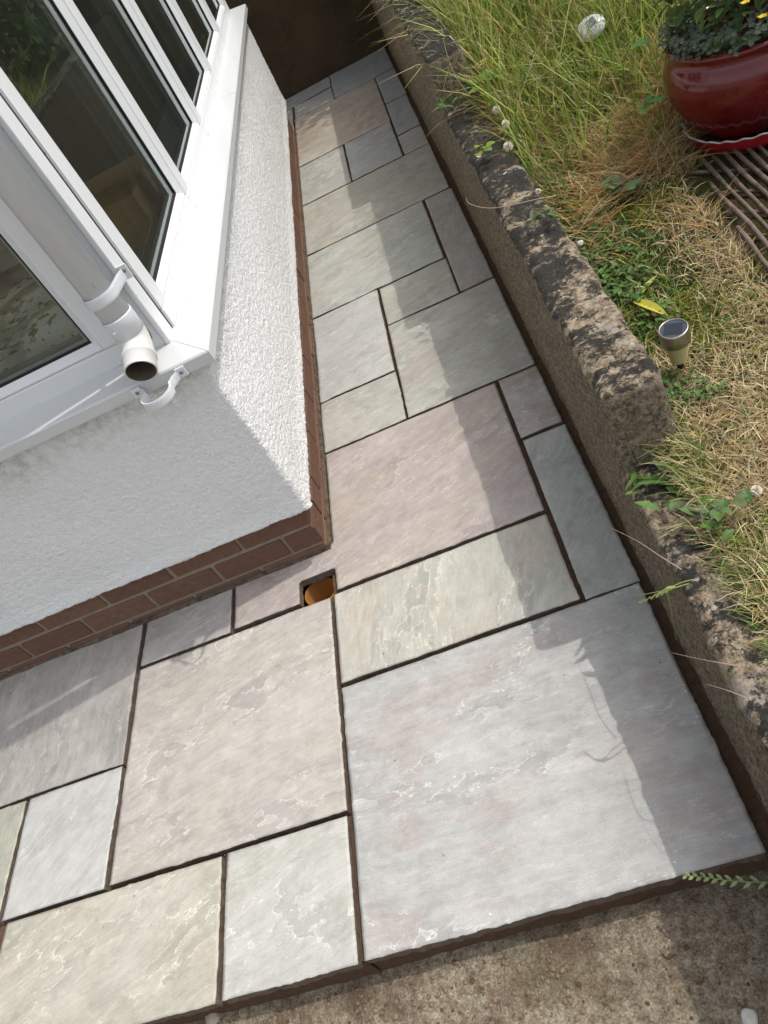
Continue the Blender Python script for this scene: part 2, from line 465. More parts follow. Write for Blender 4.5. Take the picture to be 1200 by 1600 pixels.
# ------------------------------------------------------------------ paving
bed = bmesh.new()
for (x0, x1, y0, y1, zt) in [(-0.64, 0.150, 0.472, 6.30, -0.024), (-2.2, -0.64, 0.470, 1.36, -0.024), (-2.2, -0.735, 1.36, 1.56, -0.0242), (-1.2, -0.64, 5.30, 6.30, -0.0241)]:
    # a grid so that the joint bottoms are uneven
    nx_ = max(2, int((x1 - x0) / 0.03)); ny_ = max(2, int((y1 - y0) / 0.03))
    g = [[bed.verts.new((x0 + (x1 - x0) * i / nx_, y0 + (y1 - y0) * j / ny_ + (0.005 * noise.noise(Vector((x0 + i * 1.3, 5, 2))) if j == 0 else 0), zt + 0.005 * noise.noise(Vector((i * 0.7 + x0, j * 0.7 + y0, 1))))) for j in range(ny_ + 1)] for i in range(nx_ + 1)]
    for i in range(nx_):
        for j in range(ny_):
            # leave the gully hole open
            cx = x0 + (x1 - x0) * (i + .5) / nx_; cy = y0 + (y1 - y0) * (j + .5) / ny_
            if (cx + 0.690) ** 2 + (cy - 1.436) ** 2 < 0.065 ** 2: continue
            bed.faces.new((g[i][j], g[i + 1][j], g[i + 1][j + 1], g[i][j + 1]))
    # front skirt
    for i in range(nx_):
        a, b = g[i][0], g[i + 1][0]
        c = bed.verts.new((a.co.x, a.co.y - 0.004, -0.12)); d = bed.verts.new((b.co.x, b.co.y - 0.004, -0.12))
        bed.faces.new((c, d, b, a))
paving = bm_obj('paving', bed, M['mortar_bed'], None, False)
tag(paving, 'new riven sandstone paving laid between the house and the garden wall', kind='structure')

def slab(name, rects, mat, rot=0, seed=0, lift=0.0):
    """rects: union of axis aligned rectangles; the first is the main one. chipped edges, riven top"""
    E_ = 0.0018
    rects = [(r[0] - E_, r[1] + E_, r[2] - E_, r[3] + E_) if len(rects) == 1 else r for r in rects]
    bx = sorted({r[0] for r in rects} | {r[1] for r in rects}); by = sorted({r[2] for r in rects} | {r[3] for r in rects})
    def lines(b):
        L = []
        for a, c in zip(b[:-1], b[1:]):
            d = c - a
            L += [a, a + min(0.0022, d * .2), a + min(0.010, d * .35)]
            n = max(1, int(round((d - 0.02) / 0.0085)))
            L += [a + 0.010 + (d - 0.02) * k / n for k in range(1, n)] if d > 0.04 else []
            L += [c - min(0.010, d * .35), c - min(0.0022, d * .2)]
        return L + [b[-1]]
    X = lines(bx); Y = lines(by)
    inside = lambda x, y: any(r[0] < x < r[1] and r[2] < y < r[3] for r in rects)
    cells = {}
    for i in range(len(X) - 1):
        for j in range(len(Y) - 1):
            if X[i + 1] - X[i] > 1e-6 and Y[j + 1] - Y[j] > 1e-6:
                cells[i, j] = inside((X[i] + X[i + 1]) / 2, (Y[j] + Y[j + 1]) / 2)
    idx = {}; V = []; F = []
    so = Vector((seed * 3.17, seed * 1.71, seed * 0.77))
    tx = noise.noise(so + Vector((9, 0, 0))) * 0.003; ty = noise.noise(so + Vector((0, 9, 0))) * 0.003
    cx = (bx[0] + bx[-1]) / 2; cy = (by[0] + by[-1]) / 2
    def cell(i, j): return cells.get((i, j), False)
    def vert(i, j):
        if (i, j) in idx: return idx[i, j]
        x, y = X[i], Y[j]
        L, Rr, Dn, Up = [cell(i - 1, j - 1) or cell(i - 1, j), cell(i, j - 1) or cell(i, j), cell(i - 1, j - 1) or cell(i, j - 1), cell(i - 1, j) or cell(i, j)]
        q = [cell(i - 1, j - 1), cell(i, j - 1), cell(i - 1, j), cell(i, j)]
        edge = not all(q)
        p = Vector((x, y, 0))
        z = lift + 0.0022 * fbm(p * 5 + so, 3) + tx * (x - cx) + ty * (y - cy) + 0.0008 * noise.noise(p * 38 + so)
        if edge:
            k = 0.5 + 0.5 * noise.noise(p * 11 + so); k2 = 0.5 + 0.5 * noise.noise(p * 55 + so)
            chip = -0.0006 + 0.0026 * noise.noise(p * 4.5 + so * 4) + 0.0030 * k + 0.0034 * k2 + 0.0026 * noise.noise(p * 110 + so) + (0.010 * max(0, noise.noise(p * 17 + so * 2) - 0.40))
            dx = (0 if (q[0] + q[2]) and (q[1] + q[3]) else (1 if (q[1] + q[3]) else -1)); dy = (0 if (q[0] + q[1]) and (q[2] + q[3]) else (1 if (q[2] + q[3]) else -1))
            x += dx * chip; y += dy * chip
            if dx and dy: x += dx * 0.004 * k; y += dy * 0.004 * k
            z -= 0.0010 + max(0, chip) * 0.35
        idx[i, j] = len(V); V.append((x, y, z)); return idx[i, j]
    for (i, j), v in cells.items():
        if v: F.append((vert(i, j), vert(i + 1, j), vert(i + 1, j + 1), vert(i, j + 1)))
    top = len(F)
    # sides: boundary edges of the top
    ec = {}
    for f in F:
        for a, b in zip(f, f[1:] + f[:1]):
            ec[(a, b)] = 1
    low = {}
    def lowv(a):
        if a not in low:
            x, y, z = V[a]; p = Vector((x, y, 0.3))
            low[a] = len(V)
            V.append((x + 0.003 * noise.noise(p * 40 + so), y + 0.003 * noise.noise(p * 40 + so * 2), -0.027 + 0.001 * noise.noise(p * 30)))
        return low[a]
    for (a, b) in list(ec):
        if (b, a) not in ec: F.append((b, a, lowv(a), lowv(b)))
    me = bpy.data.meshes.new('slab'); me.from_pydata(V, [], F); me.update()
    uvl = me.uv_layers.new(name='stone')
    ca, sa = math.cos(rot), math.sin(rot); ou, ov = (seed * 1.37) % 7, (seed * 2.71) % 5
    co = np.zeros(len(me.vertices) * 3); me.vertices.foreach_get('co', co); co = co.reshape(-1, 3)
    li = np.zeros(len(me.loops), dtype=np.int32); me.loops.foreach_get('vertex_index', li)
    P = co[li]; U = np.stack([P[:, 0] * ca + P[:, 1] * sa + ou, -P[:, 0] * sa + P[:, 1] * ca + ov + P[:, 2]], 1)
    uvl.data.foreach_set('uv', U.astype(np.float32).ravel())
    sm = [i < top for i in range(len(F))]
    me.polygons.foreach_set('use_smooth', sm)
    o = mesh_obj('slab', me, mat, paving)
    me.materials.append(M['slab_side'])
    me.polygons.foreach_set('material_index', [0 if i < top else 1 for i in range(len(F))])
    return o

M['slab_side'] = plain('slab_side', (0.16, 0.12, 0.092), 0.9, 0.15, 0.55, 70, 0.8, 180, 0.004)
PI = math.pi
PINK = (0.36, 0.275, 0.265)
SL = [  # rects, A, B, C, rot, vein, label
 ([(-0.327, 0.110, 5.612, 6.183)], (.345, .36, .385), (.32, .33, .35), None, .1, .4),
 ([(-1.1, -0.331, 5.912, 6.176)], (.35, .365, .385), (.32, .335, .35), None, .2, .3),
 ([(-0.625, -0.333, 5.616, 5.898)], (.42, .41, .395), (.36, .355, .35), None, .3, .8),
 ([(-1.1, -0.641, 5.33, 5.895)], (.38, .36, .34), (.34, .32, .31), None, .0, .3),
 ([(-0.629, -0.034, 4.690, 5.602)], (.43, .335, .28), (.35, .285, .235), (.38, .36, .30), .55, .3),
 ([(-0.027, 0.111, 4.998, 5.603)], (.345, .36, .38), (.32, .335, .35), None, .3, .3),
 ([(-0.027, 0.109, 4.406, 4.984)], (.35, .365, .38), (.33, .34, .35), None, 1.2, .3),
 ([(-0.028, 0.108, 4.097, 4.392)], (.41, .395, .37), (.37, .355, .335), None, .2, .3),
 ([(-0.629, -0.339, 4.101, 4.680)], (.42, .41, .385), (.36, .355, .345), None, .35, .9),
 ([(-0.328, -0.038, 4.098, 4.680)], (.375, .385, .40), (.35, .355, .365), None, .5, .3),
 ([(-0.627, 0.108, 3.490, 4.087)], (.385, .37, .325), (.345, .335, .295), None, .25, .4),
 ([(-0.626, -0.028, 2.883, 3.477)], (.41, .415, .39), (.36, .37, .35), (.41, .39, .345), .3, .7),
 ([(-0.017, 0.115, 2.581, 3.471)], (.365, .32, .30), (.33, .30, .285), (.345, .35, .34), 1.4, .3),
 ([(-0.317, -0.023, 2.579, 2.873)], (.405, .40, .355), (.375, .36, .32), None, .3, .4),
 ([(-0.621, -0.328, 2.272, 2.872)], (.435, .435, .43), (.40, .40, .395), None, .35, .35),
 ([(-0.621, -0.326, 1.982, 2.262)], (.42, .41, .365), (.375, .37, .345), (.40, .375, .335), .25, .6),
 ([(-0.317, 0.116, 1.984, 2.570)], (.40, .40, .365), (.365, .37, .345), (.37, .315, .305), .3, .7),
 ([(-0.622, -0.019, 1.378, 1.972), (-0.948, -0.734, 1.378, 1.56), (-0.734, -0.622, 1.460, 1.56)], (.43, .355, .345), (.37, .315, .31), (.42, .36, .31), .35, .75),
 ([(-1.260, -0.960, 1.374, 1.56)], (.41, .385, .385), (.36, .34, .34), None, .2, .4),
 ([(-1.260, -0.642, 0.757, 1.361)], (.485, .445, .415), (.42, .385, .37), (.455, .425, .375), .22, .8),
 ([(-0.631, -0.020, 1.077, 1.366)], (.475, .465, .415), (.425, .42, .385), (.45, .40, .335), 1.35, .9),
 ([(-0.007, 0.120, 1.071, 1.666)], (.365, .385, .375), (.33, .345, .34), None, .9, .4),
 ([(-0.009, 0.117, 1.678, 1.973)], (.385, .345, .355), (.365, .29, .245), None, .1, .6),
 ([(-0.631, 0.116, 0.460, 1.065)], (.44, .44, .443), (.395, .393, .398), (.40, .35, .345), .02, 1.0),
 ([(-0.941, -0.644, 0.458, 0.746)], (.49, .485, .465), (.455, .45, .42), None, .25, .8),
 ([(-1.571, -1.273, 0.753, 1.062)], (.52, .525, .53), (.47, .47, .465), None, .8, .6),
 ([(-1.95, -1.276, 1.072, 1.56)], (.395, .37, .36), (.345, .325, .32), None, 1.5, .4),
 ([(-1.55, -0.955, 0.456, 0.744)], (.50, .475, .41), (.44, .42, .355), (.475, .42, .36), .35, .9),
 ([(-2.1, -1.583, 0.755, 1.062)], (.43, .435, .36), (.40, .40, .34), None, 1.1, .6),
]
for i, (rects, A, B, C, rot, vein) in enumerate(SL):
    m = stone_mat('sandstone_%02d' % i, A, B, C, vein)
    slab('slab', rects, m, rot, i + 1, 0.0008 * math.sin(i * 2.3))

A_ = Acc()
LN = []
for rects in [q[0] for q in SL]:
    x0, x1, y0, y1 = rects[0]
    LN += [((x0, y0), (x1, y0)), ((x0, y0), (x0, y1)), ((x1, y0), (x1, y1))]
LN += [((0.128, 0.5), (0.128, 3.5))] * 6
for i in range(2600):
    (xa, ya), (xb, yb) = random.choice(LN); k = random.random()
    x = xa + (xb - xa) * k; y = ya + (yb - ya) * k
    if y > 3.6 or x < -1.7 or y < 0.475: continue
    hor = ya == yb
    off = random.uniform(-.0075, .0005)
    if hor: y += off
    else: x += off if xa == LN[0][0][0] or xb < 0 else abs(off)
    r = 0.0008 + 0.0024 * random.random() ** 3
    A_.add(pebble((x, y, -0.0215 + 0.004 * random.random()), r, i))
o = A_.obj('joint_crumbs', plain('joint_crumb', (0.12, 0.076, 0.052), 0.95, 0.1, 0.5, 120))
tag(o, 'crumbs of brown mortar and sand lying in the open slab joints', 'grit', kind='stuff')

# clay gully pipe set in the notch of the pink slab
t = NT('orange_clay'); v = t.coord()
M['clay'] = t.fin(t.mix(t.noise(v, 20, 5), (0.36, 0.155, 0.035), (0.22, 0.095, 0.028)), 0.45, None, 0.4)
dp = thing('gully_pipe', (-0.690, 1.436, -0.30), 'round orange plastic gully pipe sunk in the notch of the pink slab', 'drain pipe')
V, F = lathe([(0.046, -0.34), (0.046, -0.042), (0.0485, -0.040), (0.051, -0.042), (0.051, -0.34)], 48, (-0.690, 1.436, 0))
mk('pipe_wall', V, F, M['clay'], dp, True)
V, F = lathe([(0.0, -0.30), (0.052, -0.30)], 32, (-0.690, 1.436, 0))
mk('silt', V, F, M['pipe_in'], dp)

# ------------------------------------------------------------------ house
house = thing('house', (-0.60, 1.53, 0), 'white roughcast house corner with brick plinth and white plastic windows', 'house')
XB, YB = -0.63, 1.543          # brick faces
XR, YR = -0.602, 1.528         # render faces
YE = 5.36                      # far end of the house
# render skin: dense sheet round the corner, displaced like roughcast
S = []
rc = 0.012
for x in np.concatenate([np.arange(-2.4, -1.75, 0.03), np.arange(-1.75, -1.02, 0.0055)]): S.append((x, YR, 0, -1))
for x in np.arange(-1.02, XR - rc, 0.0040): S.append((x, YR, 0, -1))
for k in range(6):
    a = -PI / 2 + PI / 2 * k / 5
    S.append((XR - rc + rc * math.cos(a), YR + rc + rc * math.sin(a), math.cos(a), math.sin(a)))
yy = YR + rc + 0.0085
while yy < YE - rc:
    S.append((XR, yy, 1, 0)); yy += 0.0040 + 0.004 * max(0, yy - 2.0)
for k in range(5):
    a = PI / 2 * k / 4
    S.append((XR - rc + rc * math.cos(a), YE - rc + rc * math.sin(a), math.cos(a), math.sin(a)))
S.append((-2.4, YE, 0, 1))
Z = list(np.arange(0.186, 0.722, 0.0042))
V = []; F = []
for (x, y, nx_, ny_) in S:
    for k, z in enumerate(Z):
        p = Vector((x, y, z))
        d = 0.0016 * noise.noise(p * 60) + 0.0030 * noise.noise(p * 125 + Vector((3, 1, 2))) + 0.004 * noise.noise(p * 5)
        if ny_ < -.5: d *= 0.9
        bell = 0.006 * max(0, 1 - (z - 0.186) / 0.05)
        zz = z + (0.004 * noise.noise(p * 30) if k == 0 else 0)
        V.append((x + nx_ * (d + bell), y + ny_ * (d + bell), zz))
nz_ = len(Z)
for i in range(len(S) - 1):
    for k in range(nz_ - 1):
        F.append((i * nz_ + k, (i + 1) * nz_ + k, (i + 1) * nz_ + k + 1, i * nz_ + k + 1))
n0 = len(V)
for (x, y, nx_, ny_) in S: V.append((x - nx_ * 0.06, y - ny_ * 0.06, 0.187))
for i in range(len(S) - 1): F.append((n0 + i, n0 + i + 1, (i + 1) * nz_, i * nz_))
mk('render_wall', V, F, M['render'], house, True)
# inner leaf and upper wall above the window
bm = box_bm(-2.4, -0.66, 1.59, 1.72, -0.12, 0.715)
box_bm(-0.80, -0.662, 1.72, YE - 0.02, -0.12, 0.716, bm=bm)
bm_obj('inner_wall', bm, plain('inner_plaster', (0.45, 0.42, 0.36), 0.9), house)
bm = box_bm(-4.4, -0.60, 1.53, 1.75, 2.13, 3.0)
box_bm(-0.82, -0.601, 1.75, YE, 2.13, 3.0, bm=bm)
bm_obj('upper_wall', bm, M['render'], house)

# plinth
bm = box_bm(-2.4, XB - 0.007, YB + 0.006, YB + 0.10, -0.12, 0.20)
box_bm(XB - 0.11, XB - 0.006, YB + 0.10, YE - 0.03, -0.12, 0.199, bm=bm)
plinth = bm_obj('brick_plinth', bm, M['joint'], house)
# rough mortar haunch along the foot
V = []; F = []
pth = [(x, YB, 0, -1) for x in np.arange(-2.4, XB, 0.02)] + [(XB, YB, 0.7, -0.7)] + [(XB, y, 1, 0) for y in np.arange(YB + 0.02, YE - 0.03, 0.03)]
for (x, y, a, b) in pth:
    p = Vector((x * 14, y * 14, 0)); k = 0.5 + 0.5 * noise.noise(p); k2 = noise.noise(p * 3)
    for (off, z) in ((0.006 + 0.004 * k, -0.03), (0.004 + 0.004 * k + 0.001 * k2, 0.001 + 0.004 * k2), (0.001 + 0.002 * k2, 0.007 + 0.008 * k), (-0.02, 0.012)):
        V.append((x + a * off, y + b * off, z))
for i in range(len(pth) - 1):
    for k in range(3): F.append((i * 4 + k, (i + 1) * 4 + k, (i + 1) * 4 + k + 1, i * 4 + k + 1))
t = NT('dirty_haunch'); v = t.coord()
cc = t.mix(t.ramp(t.noise(v, 45, 7, 0.7), [(0.35, 0), (0.65, 1)]), (0.05, 0.038, 0.027), (0.17, 0.135, 0.095))
M['haunch'] = t.fin(cc, 0.95, t.bump(t.noise(v, 150, 6, 0.7), 0.9, 0.005), 0.1)
mk('mortar_haunch', V, F, M['haunch'], plinth)

bmeshes = []
for k in range(5):
    bm = box_bm(-0.5, 0.5, -0.5, 0.5, -0.5, 0.5)
    me = bpy.data.meshes.new('brick'); bm.free()
    bm = bmesh.new(); bmesh.ops.create_cube(bm, size=1)
    for v_ in bm.verts: v_.co = Vector((v_.co.x * 0.219, v_.co.y * 0.10, v_.co.z * 0.067))
    bmesh.ops.bevel(bm, geom=bm.edges[:], offset=0.0035, segments=1, affect='EDGES')
    for v_ in bm.verts: v_.co += Vector((noise.noise(v_.co * 60 + Vector((k, 0, 0))), noise.noise(v_.co * 60 + Vector((0, k, 5))), noise.noise(v_.co * 60 + Vector((k, 7, k)))) ) * 0.0016
    bm.to_mesh(me); bm.free(); me.materials.append(M['brick_' + 'abcab'[k]])
    bmeshes.append(me)
bi = [0]
def brick(cx, cy, cz, L=1.0, side=False):
    bi[0] += 1
    b = bpy.data.objects.new('brick', random.choice(bmeshes))
    link(b, plinth)
    b.location = (cx, cy, cz); b.scale = (L, 1, 1)
    b.rotation_euler = (0, 0, (PI / 2 if side else 0) + random.uniform(-.006, .006))
BP = 0.2315
for z, off in ((-0.011, -0.8425), (0.069, -0.7285), (0.149, -0.8425)):
    # front, running left from the corner; the first is a header or a stretcher return
    w0 = XB - off if False else (XB - off)
    brick((XB + off) / 2 + 0.0, YB + 0.05, z, abs(w0) / 0.219)
    x = off - 0.0105
    while x > -2.2:
        brick(x - 0.1095, YB + 0.05 + random.uniform(-.0015, .0015), z); x -= BP
    # side
    y = YB + 0.1035 + (0.0105 if True else 0)
    if 0 < z < 0.1:
        brick(XB - 0.05, YB + 0.1065 + 0.10 * 0 + 0.056, z, 0.45, True)
        y = YB + 0.224
    while y < YE - 0.12:
        L = min(0.219, YE - 0.035 - y)
        brick(XB - 0.05 + random.uniform(-.0015, .0015), y + L / 2, z, L / 0.219, True); y += BP

# --- sill: three lengths with a mitre at the corner and a butt joint on the side
XN, YN = -0.562, 1.490     # nose lines
XFm, YFm = -0.655, 1.588   # frame faces
def sill_piece(name, path, closed_ends=True):
    """path: list of (nose xy, back xy)"""
    V = []; F = []
    for (nx_, ny_), (bx_, by_) in path:
        d = Vector((nx_ - bx_, ny_ - by_)); u = d.normalized() * 0.004; q = d.normalized() * 0.018
        V += [(nx_ - q.x, ny_ - q.y, 0.7135), (nx_ - u.x * .3, ny_ - u.y * .3, 0.7115), (nx_, ny_, 0.7145), (nx_, ny_, 0.7395), (nx_ - u.x, ny_ - u.y, 0.7435), (bx_ - u.x * 6, by_ - u.y * 6, 0.7575), (bx_ - u.x * 6, by_ - u.y * 6, 0.735), (nx_ - q.x, ny_ - q.y, 0.720)]
    n = 8
    for i in range(len(path) - 1):
        for k in range(n): F.append((i * n + k, (i + 1) * n + k, (i + 1) * n + (k + 1) % n, i * n + (k + 1) % n))
    F.append(tuple(range(n))[::-1]); F.append(tuple((len(path) - 1) * n + k for k in range(n)))
    o = mk(name, V, F, M['sill'], house)
    return o
sill_piece('sill', [((-2.4, YN), (-2.4, YFm)), ((XN - 0.0008, YN), (XFm - 0.0008, YFm))])
sill_piece('sill', [((XN, YN + 0.0008), (XFm, YFm + 0.0008)), ((XN, 3.508), (XFm, 3.508))])
sill_piece('sill', [((XN, 3.5105), (XFm, 3.5105)), ((XN, YE + 0.02), (XFm, YE + 0.02))])

# --- windows
ZT = 2.12
def window(parent, axis, name, lo, hi, mull, zb=0.752, zt=ZT, lab=None):
    """axis 'x': long side runs along y on plane x=XFm (faces +x); axis 'y': runs along x, plane y=YFm (faces -y)"""
    def bx(name_, a0, a1, d0, d1, z0, z1, mat, par, bev=0.004, seg=2):
        # a: along, d: depth inward from the frame face (0 = face)
        if axis == 'x': return box(name_, XFm - d1, XFm - d0, a0, a1, z0, z1, mat, par, bev, seg)
        return box(name_, a0, a1, YFm + d0, YFm + d1, z0, z1, mat, par, bev, seg)
    fr = bx('window', lo, hi, 0.0, 0.065, zb, zb + 0.052, M['pvc'], parent)
    if lab: fr['label'] = lab
    bx('top_rail', lo, hi, 0.0, 0.065, zt - 0.07, zt, M['pvc'], fr)
    edges = [lo] + list(mull) + [hi]
    for i, m in enumerate(edges):
        hw = 0.036
        a0, a1 = (m, m + 0.066) if i == 0 else ((m - 0.066, m) if i == len(edges) - 1 else (m - hw, m + hw))
        bx('mullion', a0, a1, -0.0025, 0.064, zb + 0.0525 if 0 < i < len(edges) - 1 else zb + 0.0525, zt - 0.071, M['pvc'], fr, 0.007, 2)
        bx('mullion_foot', a0 + 0.001, a1 - 0.001, -0.0022, 0.03, zb + 0.004, zb + 0.0524, M['pvc'], fr, 0.002, 1)
    for i in range(len(edges) - 1):
        a0 = edges[i] + (0.066 if i == 0 else 0.036); a1 = edges[i + 1] - (0.066 if i == len(edges) - 2 else 0.036)
        z0 = zb + 0.053; z1 = zt - 0.072
        # chamfered glazing beads
        V = []; F = []
        def P(a, d, z): return (XFm - d, a, z) if axis == 'x' else (a, YFm + d, z)
        b = 0.021
        rings = [(0.0, 0.004), (0.004, 0.002), (b, 0.017), (b, 0.040)]
        for (ins, d) in rings:
            V += [P(a0 + ins, d, z0 + ins), P(a1 - ins, d, z0 + ins), P(a1 - ins, d, z1 - ins), P(a0 + ins, d, z1 - ins)]
        for r in range(len(rings) - 1):
            for k in range(4):
                F.append((r * 4 + k, r * 4 + (k + 1) % 4, (r + 1) * 4 + (k + 1) % 4, (r + 1) * 4 + k))
        mk('glazing_bead', V, F, M['pvc'], fr)
        # black gasket lip
        V = []; F = []
        for (ins, d) in ((b - 0.0006, 0.0172), (b + 0.0045, 0.0178), (b + 0.0045, 0.024)):
            V += [P(a0 + ins, d, z0 + ins), P(a1 - ins, d, z0 + ins), P(a1 - ins, d, z1 - ins), P(a0 + ins, d, z1 - ins)]
        for r in range(2):
            for k in range(4): F.append((r * 4 + k, r * 4 + (k + 1) % 4, (r + 1) * 4 + (k + 1) % 4, (r + 1) * 4 + k))
        mk('gasket', V, F, M['black'], fr)
        for dd in (0.0225, 0.047):
            V = [P(a0 + b, dd, z0 + b), P(a1 - b, dd, z0 + b), P(a1 - b, dd, z1 - b), P(a0 + b, dd, z1 - b)]
            mk('glass_pane', V, [(0, 1, 2, 3)], M['glass'], fr)
        V = []; F = []
        for (ins, d) in ((b + 0.004, 0.025), (b + 0.013, 0.025), (b + 0.013, 0.045), (b + 0.004, 0.045)):
            V += [P(a0 + ins, d, z0 + ins), P(a1 - ins, d, z0 + ins), P(a1 - ins, d, z1 - ins), P(a0 + ins, d, z1 - ins)]
        for r in range(3):
            for k in range(4): F.append((r * 4 + k, r * 4 + (k + 1) % 4, (r + 1) * 4 + (k + 1) % 4, (r + 1) * 4 + k))
        mk('spacer_bar', V, F, M['spacer'], fr)
    return fr
window(house, 'x', 'window', 1.652, 5.26, [2.395, 3.07, 3.79, 4.56], lab='long side window of five panes above the passage')
window(house, 'y', 'window', -2.2, -0.738, [-1.50], lab='front window with its pane beside the downpipe')
# corner post: two faces with a black gasket line and a lip
post = box('corner_post', -0.7355, -0.672, YFm - 0.0005, YFm + 0.06, 0.753, ZT, M['pvc'], house, 0.002)
box('corner_trim', -0.671, -0.657, YFm - 0.006, YFm + 0.052, 0.7535, ZT, M['pvc'], post, 0.004, 2)
box('gasket_line', -0.71, -0.6600, YFm + 0.0525, YFm + 0.0638, 0.756, ZT, M['black'], post)
box('end_post', -0.72, -0.655, 5.262, 5.34, 0.753, ZT, M['pvc'], house, 0.004)
# room inside
rm = bmesh.new()
for q in ([(-4.2, 1.70, 0.10), (-0.72, 1.70, 0.10), (-0.72, 5.3, 0.10), (-4.2, 5.3, 0.10)], ):
    rm.faces.new([rm.verts.new(p) for p in q])
bm_obj('room_floor', rm, plain('dark_carpet', (0.10, 0.075, 0.055), 0.95, 0.1, 0.4, 30), house)
rm = bmesh.new()
for q in ([(-4.2, 1.7, 0.1), (-4.2, 5.3, 0.1), (-4.2, 5.3, 2.4), (-4.2, 1.7, 2.4)], [(-4.2, 5.3, 0.1), (-0.72, 5.3, 0.1), (-0.72, 5.3, 2.4), (-4.2, 5.3, 2.4)], [(-4.2, 1.7, 2.4), (-0.62, 1.7, 2.4), (-0.62, 5.3, 2.4), (-4.2, 5.3, 2.4)]):
    rm.faces.new([rm.verts.new(p) for p in q])
bm_obj('room_wall', rm, plain('room_paint', (0.26, 0.245, 0.21), 0.9, 0.2), house)
box('window_board', -0.93, -0.722, 1.74, 5.28, 0.744, 0.764, plain('board_paint', (0.50, 0.52, 0.50), 0.4), house, 0.004)
box('window_board', -2.2, -0.935, 1.655, 1.86, 0.744, 0.764, bpy.data.materials['board_paint'], house, 0.004)
rfm = plain('roof_slate', (0.08, 0.08, 0.085), 0.7)
bm = box_bm(-4.6, -0.45, 1.38, YE + 0.15, 3.0, 3.12)
bm_obj('roof_edge', bm, rfm, house)

# ------------------------------------------------------------------ downpipe
PX, PY = -0.699, 1.528
dpipe = thing('downpipe', (PX, PY, 0.80), 'white plastic rainwater downpipe ending in an open bend at the window corner', 'downpipe')
V, F = lathe([(0.0325, 0.842), (0.034, 0.842), (0.034, 2.95), (0.0325, 2.95)], 40, (PX, PY, 0))
mk('pipe', V, F, M['pipe'], dpipe, True)
# socket sleeve below
V, F = lathe([(0.0345, 0.889), (0.0362, 0.8885), (0.0366, 0.886), (0.0366, 0.842), (0.033, 0.840)], 40, (PX, PY, 0))
sock = mk('socket', V, F, M['pipe'], dpipe, True)
V, F = lathe([(0.0, 0.0045), (0.003, 0.004), (0.0042, 0.002), (0.0045, 0.0)], 14)
nub = [(PX - 0.014 + a * 1.0, PY - 0.0345 - c, 0.866 + b) for (a, b, c) in V]
mk('moulding_nub', nub, F, M['pipe'], sock, True)
# bend
pts = [(PX, PY, 0.850), (PX, PY, 0.838), (PX, PY - 0.004, 0.825), (PX, PY - 0.014, 0.813), (PX, PY - 0.030, 0.803), (PX, PY - 0.046, 0.797)]
V, F = tube(pts, 0.0350, 40, False)
mk('bend', V, F, M['pipe_old'], dpipe, True)
ax = Vector((0.0, -0.93, -0.36)).normalized()
c0 = Vector((PX, PY - 0.040, 0.799))
def ringtube(c0, ax, prof, n=40):
    a = ax.cross(Vector((1, 0, 0))).normalized(); b = Vector((1, 0, 0))
    V = []; F = []
    for (r, s) in prof:
        for k in range(n):
            tt = 2 * PI * k / n; V.append(c0 + ax * s + (a * math.cos(tt) + b * math.sin(tt)) * r)
    for i in range(len(prof) - 1):
        for k in range(n): F.append((i * n + k, i * n + (k + 1) % n, (i + 1) * n + (k + 1) % n, (i + 1) * n + k))
    return V, F
V, F = ringtube(c0, ax, [(0.035, -0.002), (0.0385, 0.0), (0.0385, 0.005), (0.0355, 0.007), (0.0355, 0.040), (0.0348, 0.0415), (0.0325, 0.041)])
mk('spout', V, F, M['pipe_old'], dpipe, True)
V, F = ringtube(c0, ax, [(0.0326, 0.0412), (0.0318, 0.02), (0.0318, -0.06)])
mk('spout_inside', V, F, M['pipe_in'], dpipe, True)
V, F = ringtube(c0, ax, [(0.033, -0.05), (0.0, -0.05)])
mk('spout_depth', V, F, M['pipe_in'], dpipe)

def clip(name, c, R_, parent, a0, a1, lugs, lugy, hz=0.022, lugz=0.0):
    """strap ring between angles a0..a1 (0=+x, -pi/2 = -y) with two lugs reaching back to y=lugy"""
    cx, cy, cz = c; n = 30
    pts2 = [(cx + R_ * math.cos(a0 + (a1 - a0) * k / n), cy + R_ * math.sin(a0 + (a1 - a0) * k / n)) for k in range(n + 1)]
    if lugs[0]: pts2 = [(lugs[0][0], lugs[0][1]), (pts2[0][0] * .55 + lugs[0][0] * .45 + 0.0, pts2[0][1] * .35 + lugs[0][1] * .65)] + pts2
    if lugs[1]: pts2 = pts2 + [(pts2[-1][0] * .55 + lugs[1][0] * .45, pts2[-1][1] * .35 + lugs[1][1] * .65), (lugs[1][0], lugs[1][1])]
    V = []; F = []
    th = 0.0026
    for i, p in enumerate(pts2):
        q0 = Vector(pts2[max(0, i - 1)]); q1 = Vector(pts2[min(len(pts2) - 1, i + 1)])
        d = (q1 - q0).normalized(); nn = Vector((d.y, -d.x)) * th
        for (sgn, zz) in ((0, -1), (1, -1), (1, -.7), (1.35, -.7), (1.35, .7), (1, .7), (1, 1), (0, 1)):
            V.append((p[0] + nn.x * sgn, p[1] + nn.y * sgn, cz + zz * hz / 2))
    m_ = 8
    for i in range(len(pts2) - 1):
        for k in range(m_): F.append((i * m_ + k, (i + 1) * m_ + k, (i + 1) * m_ + (k + 1) % m_, i * m_ + (k + 1) % m_))
    F.append(tuple(range(m_))); F.append(tuple((len(pts2) - 1) * m_ + k for k in range(m_))[::-1])
    return mk(name, V, F, M['pipe'], parent, False)
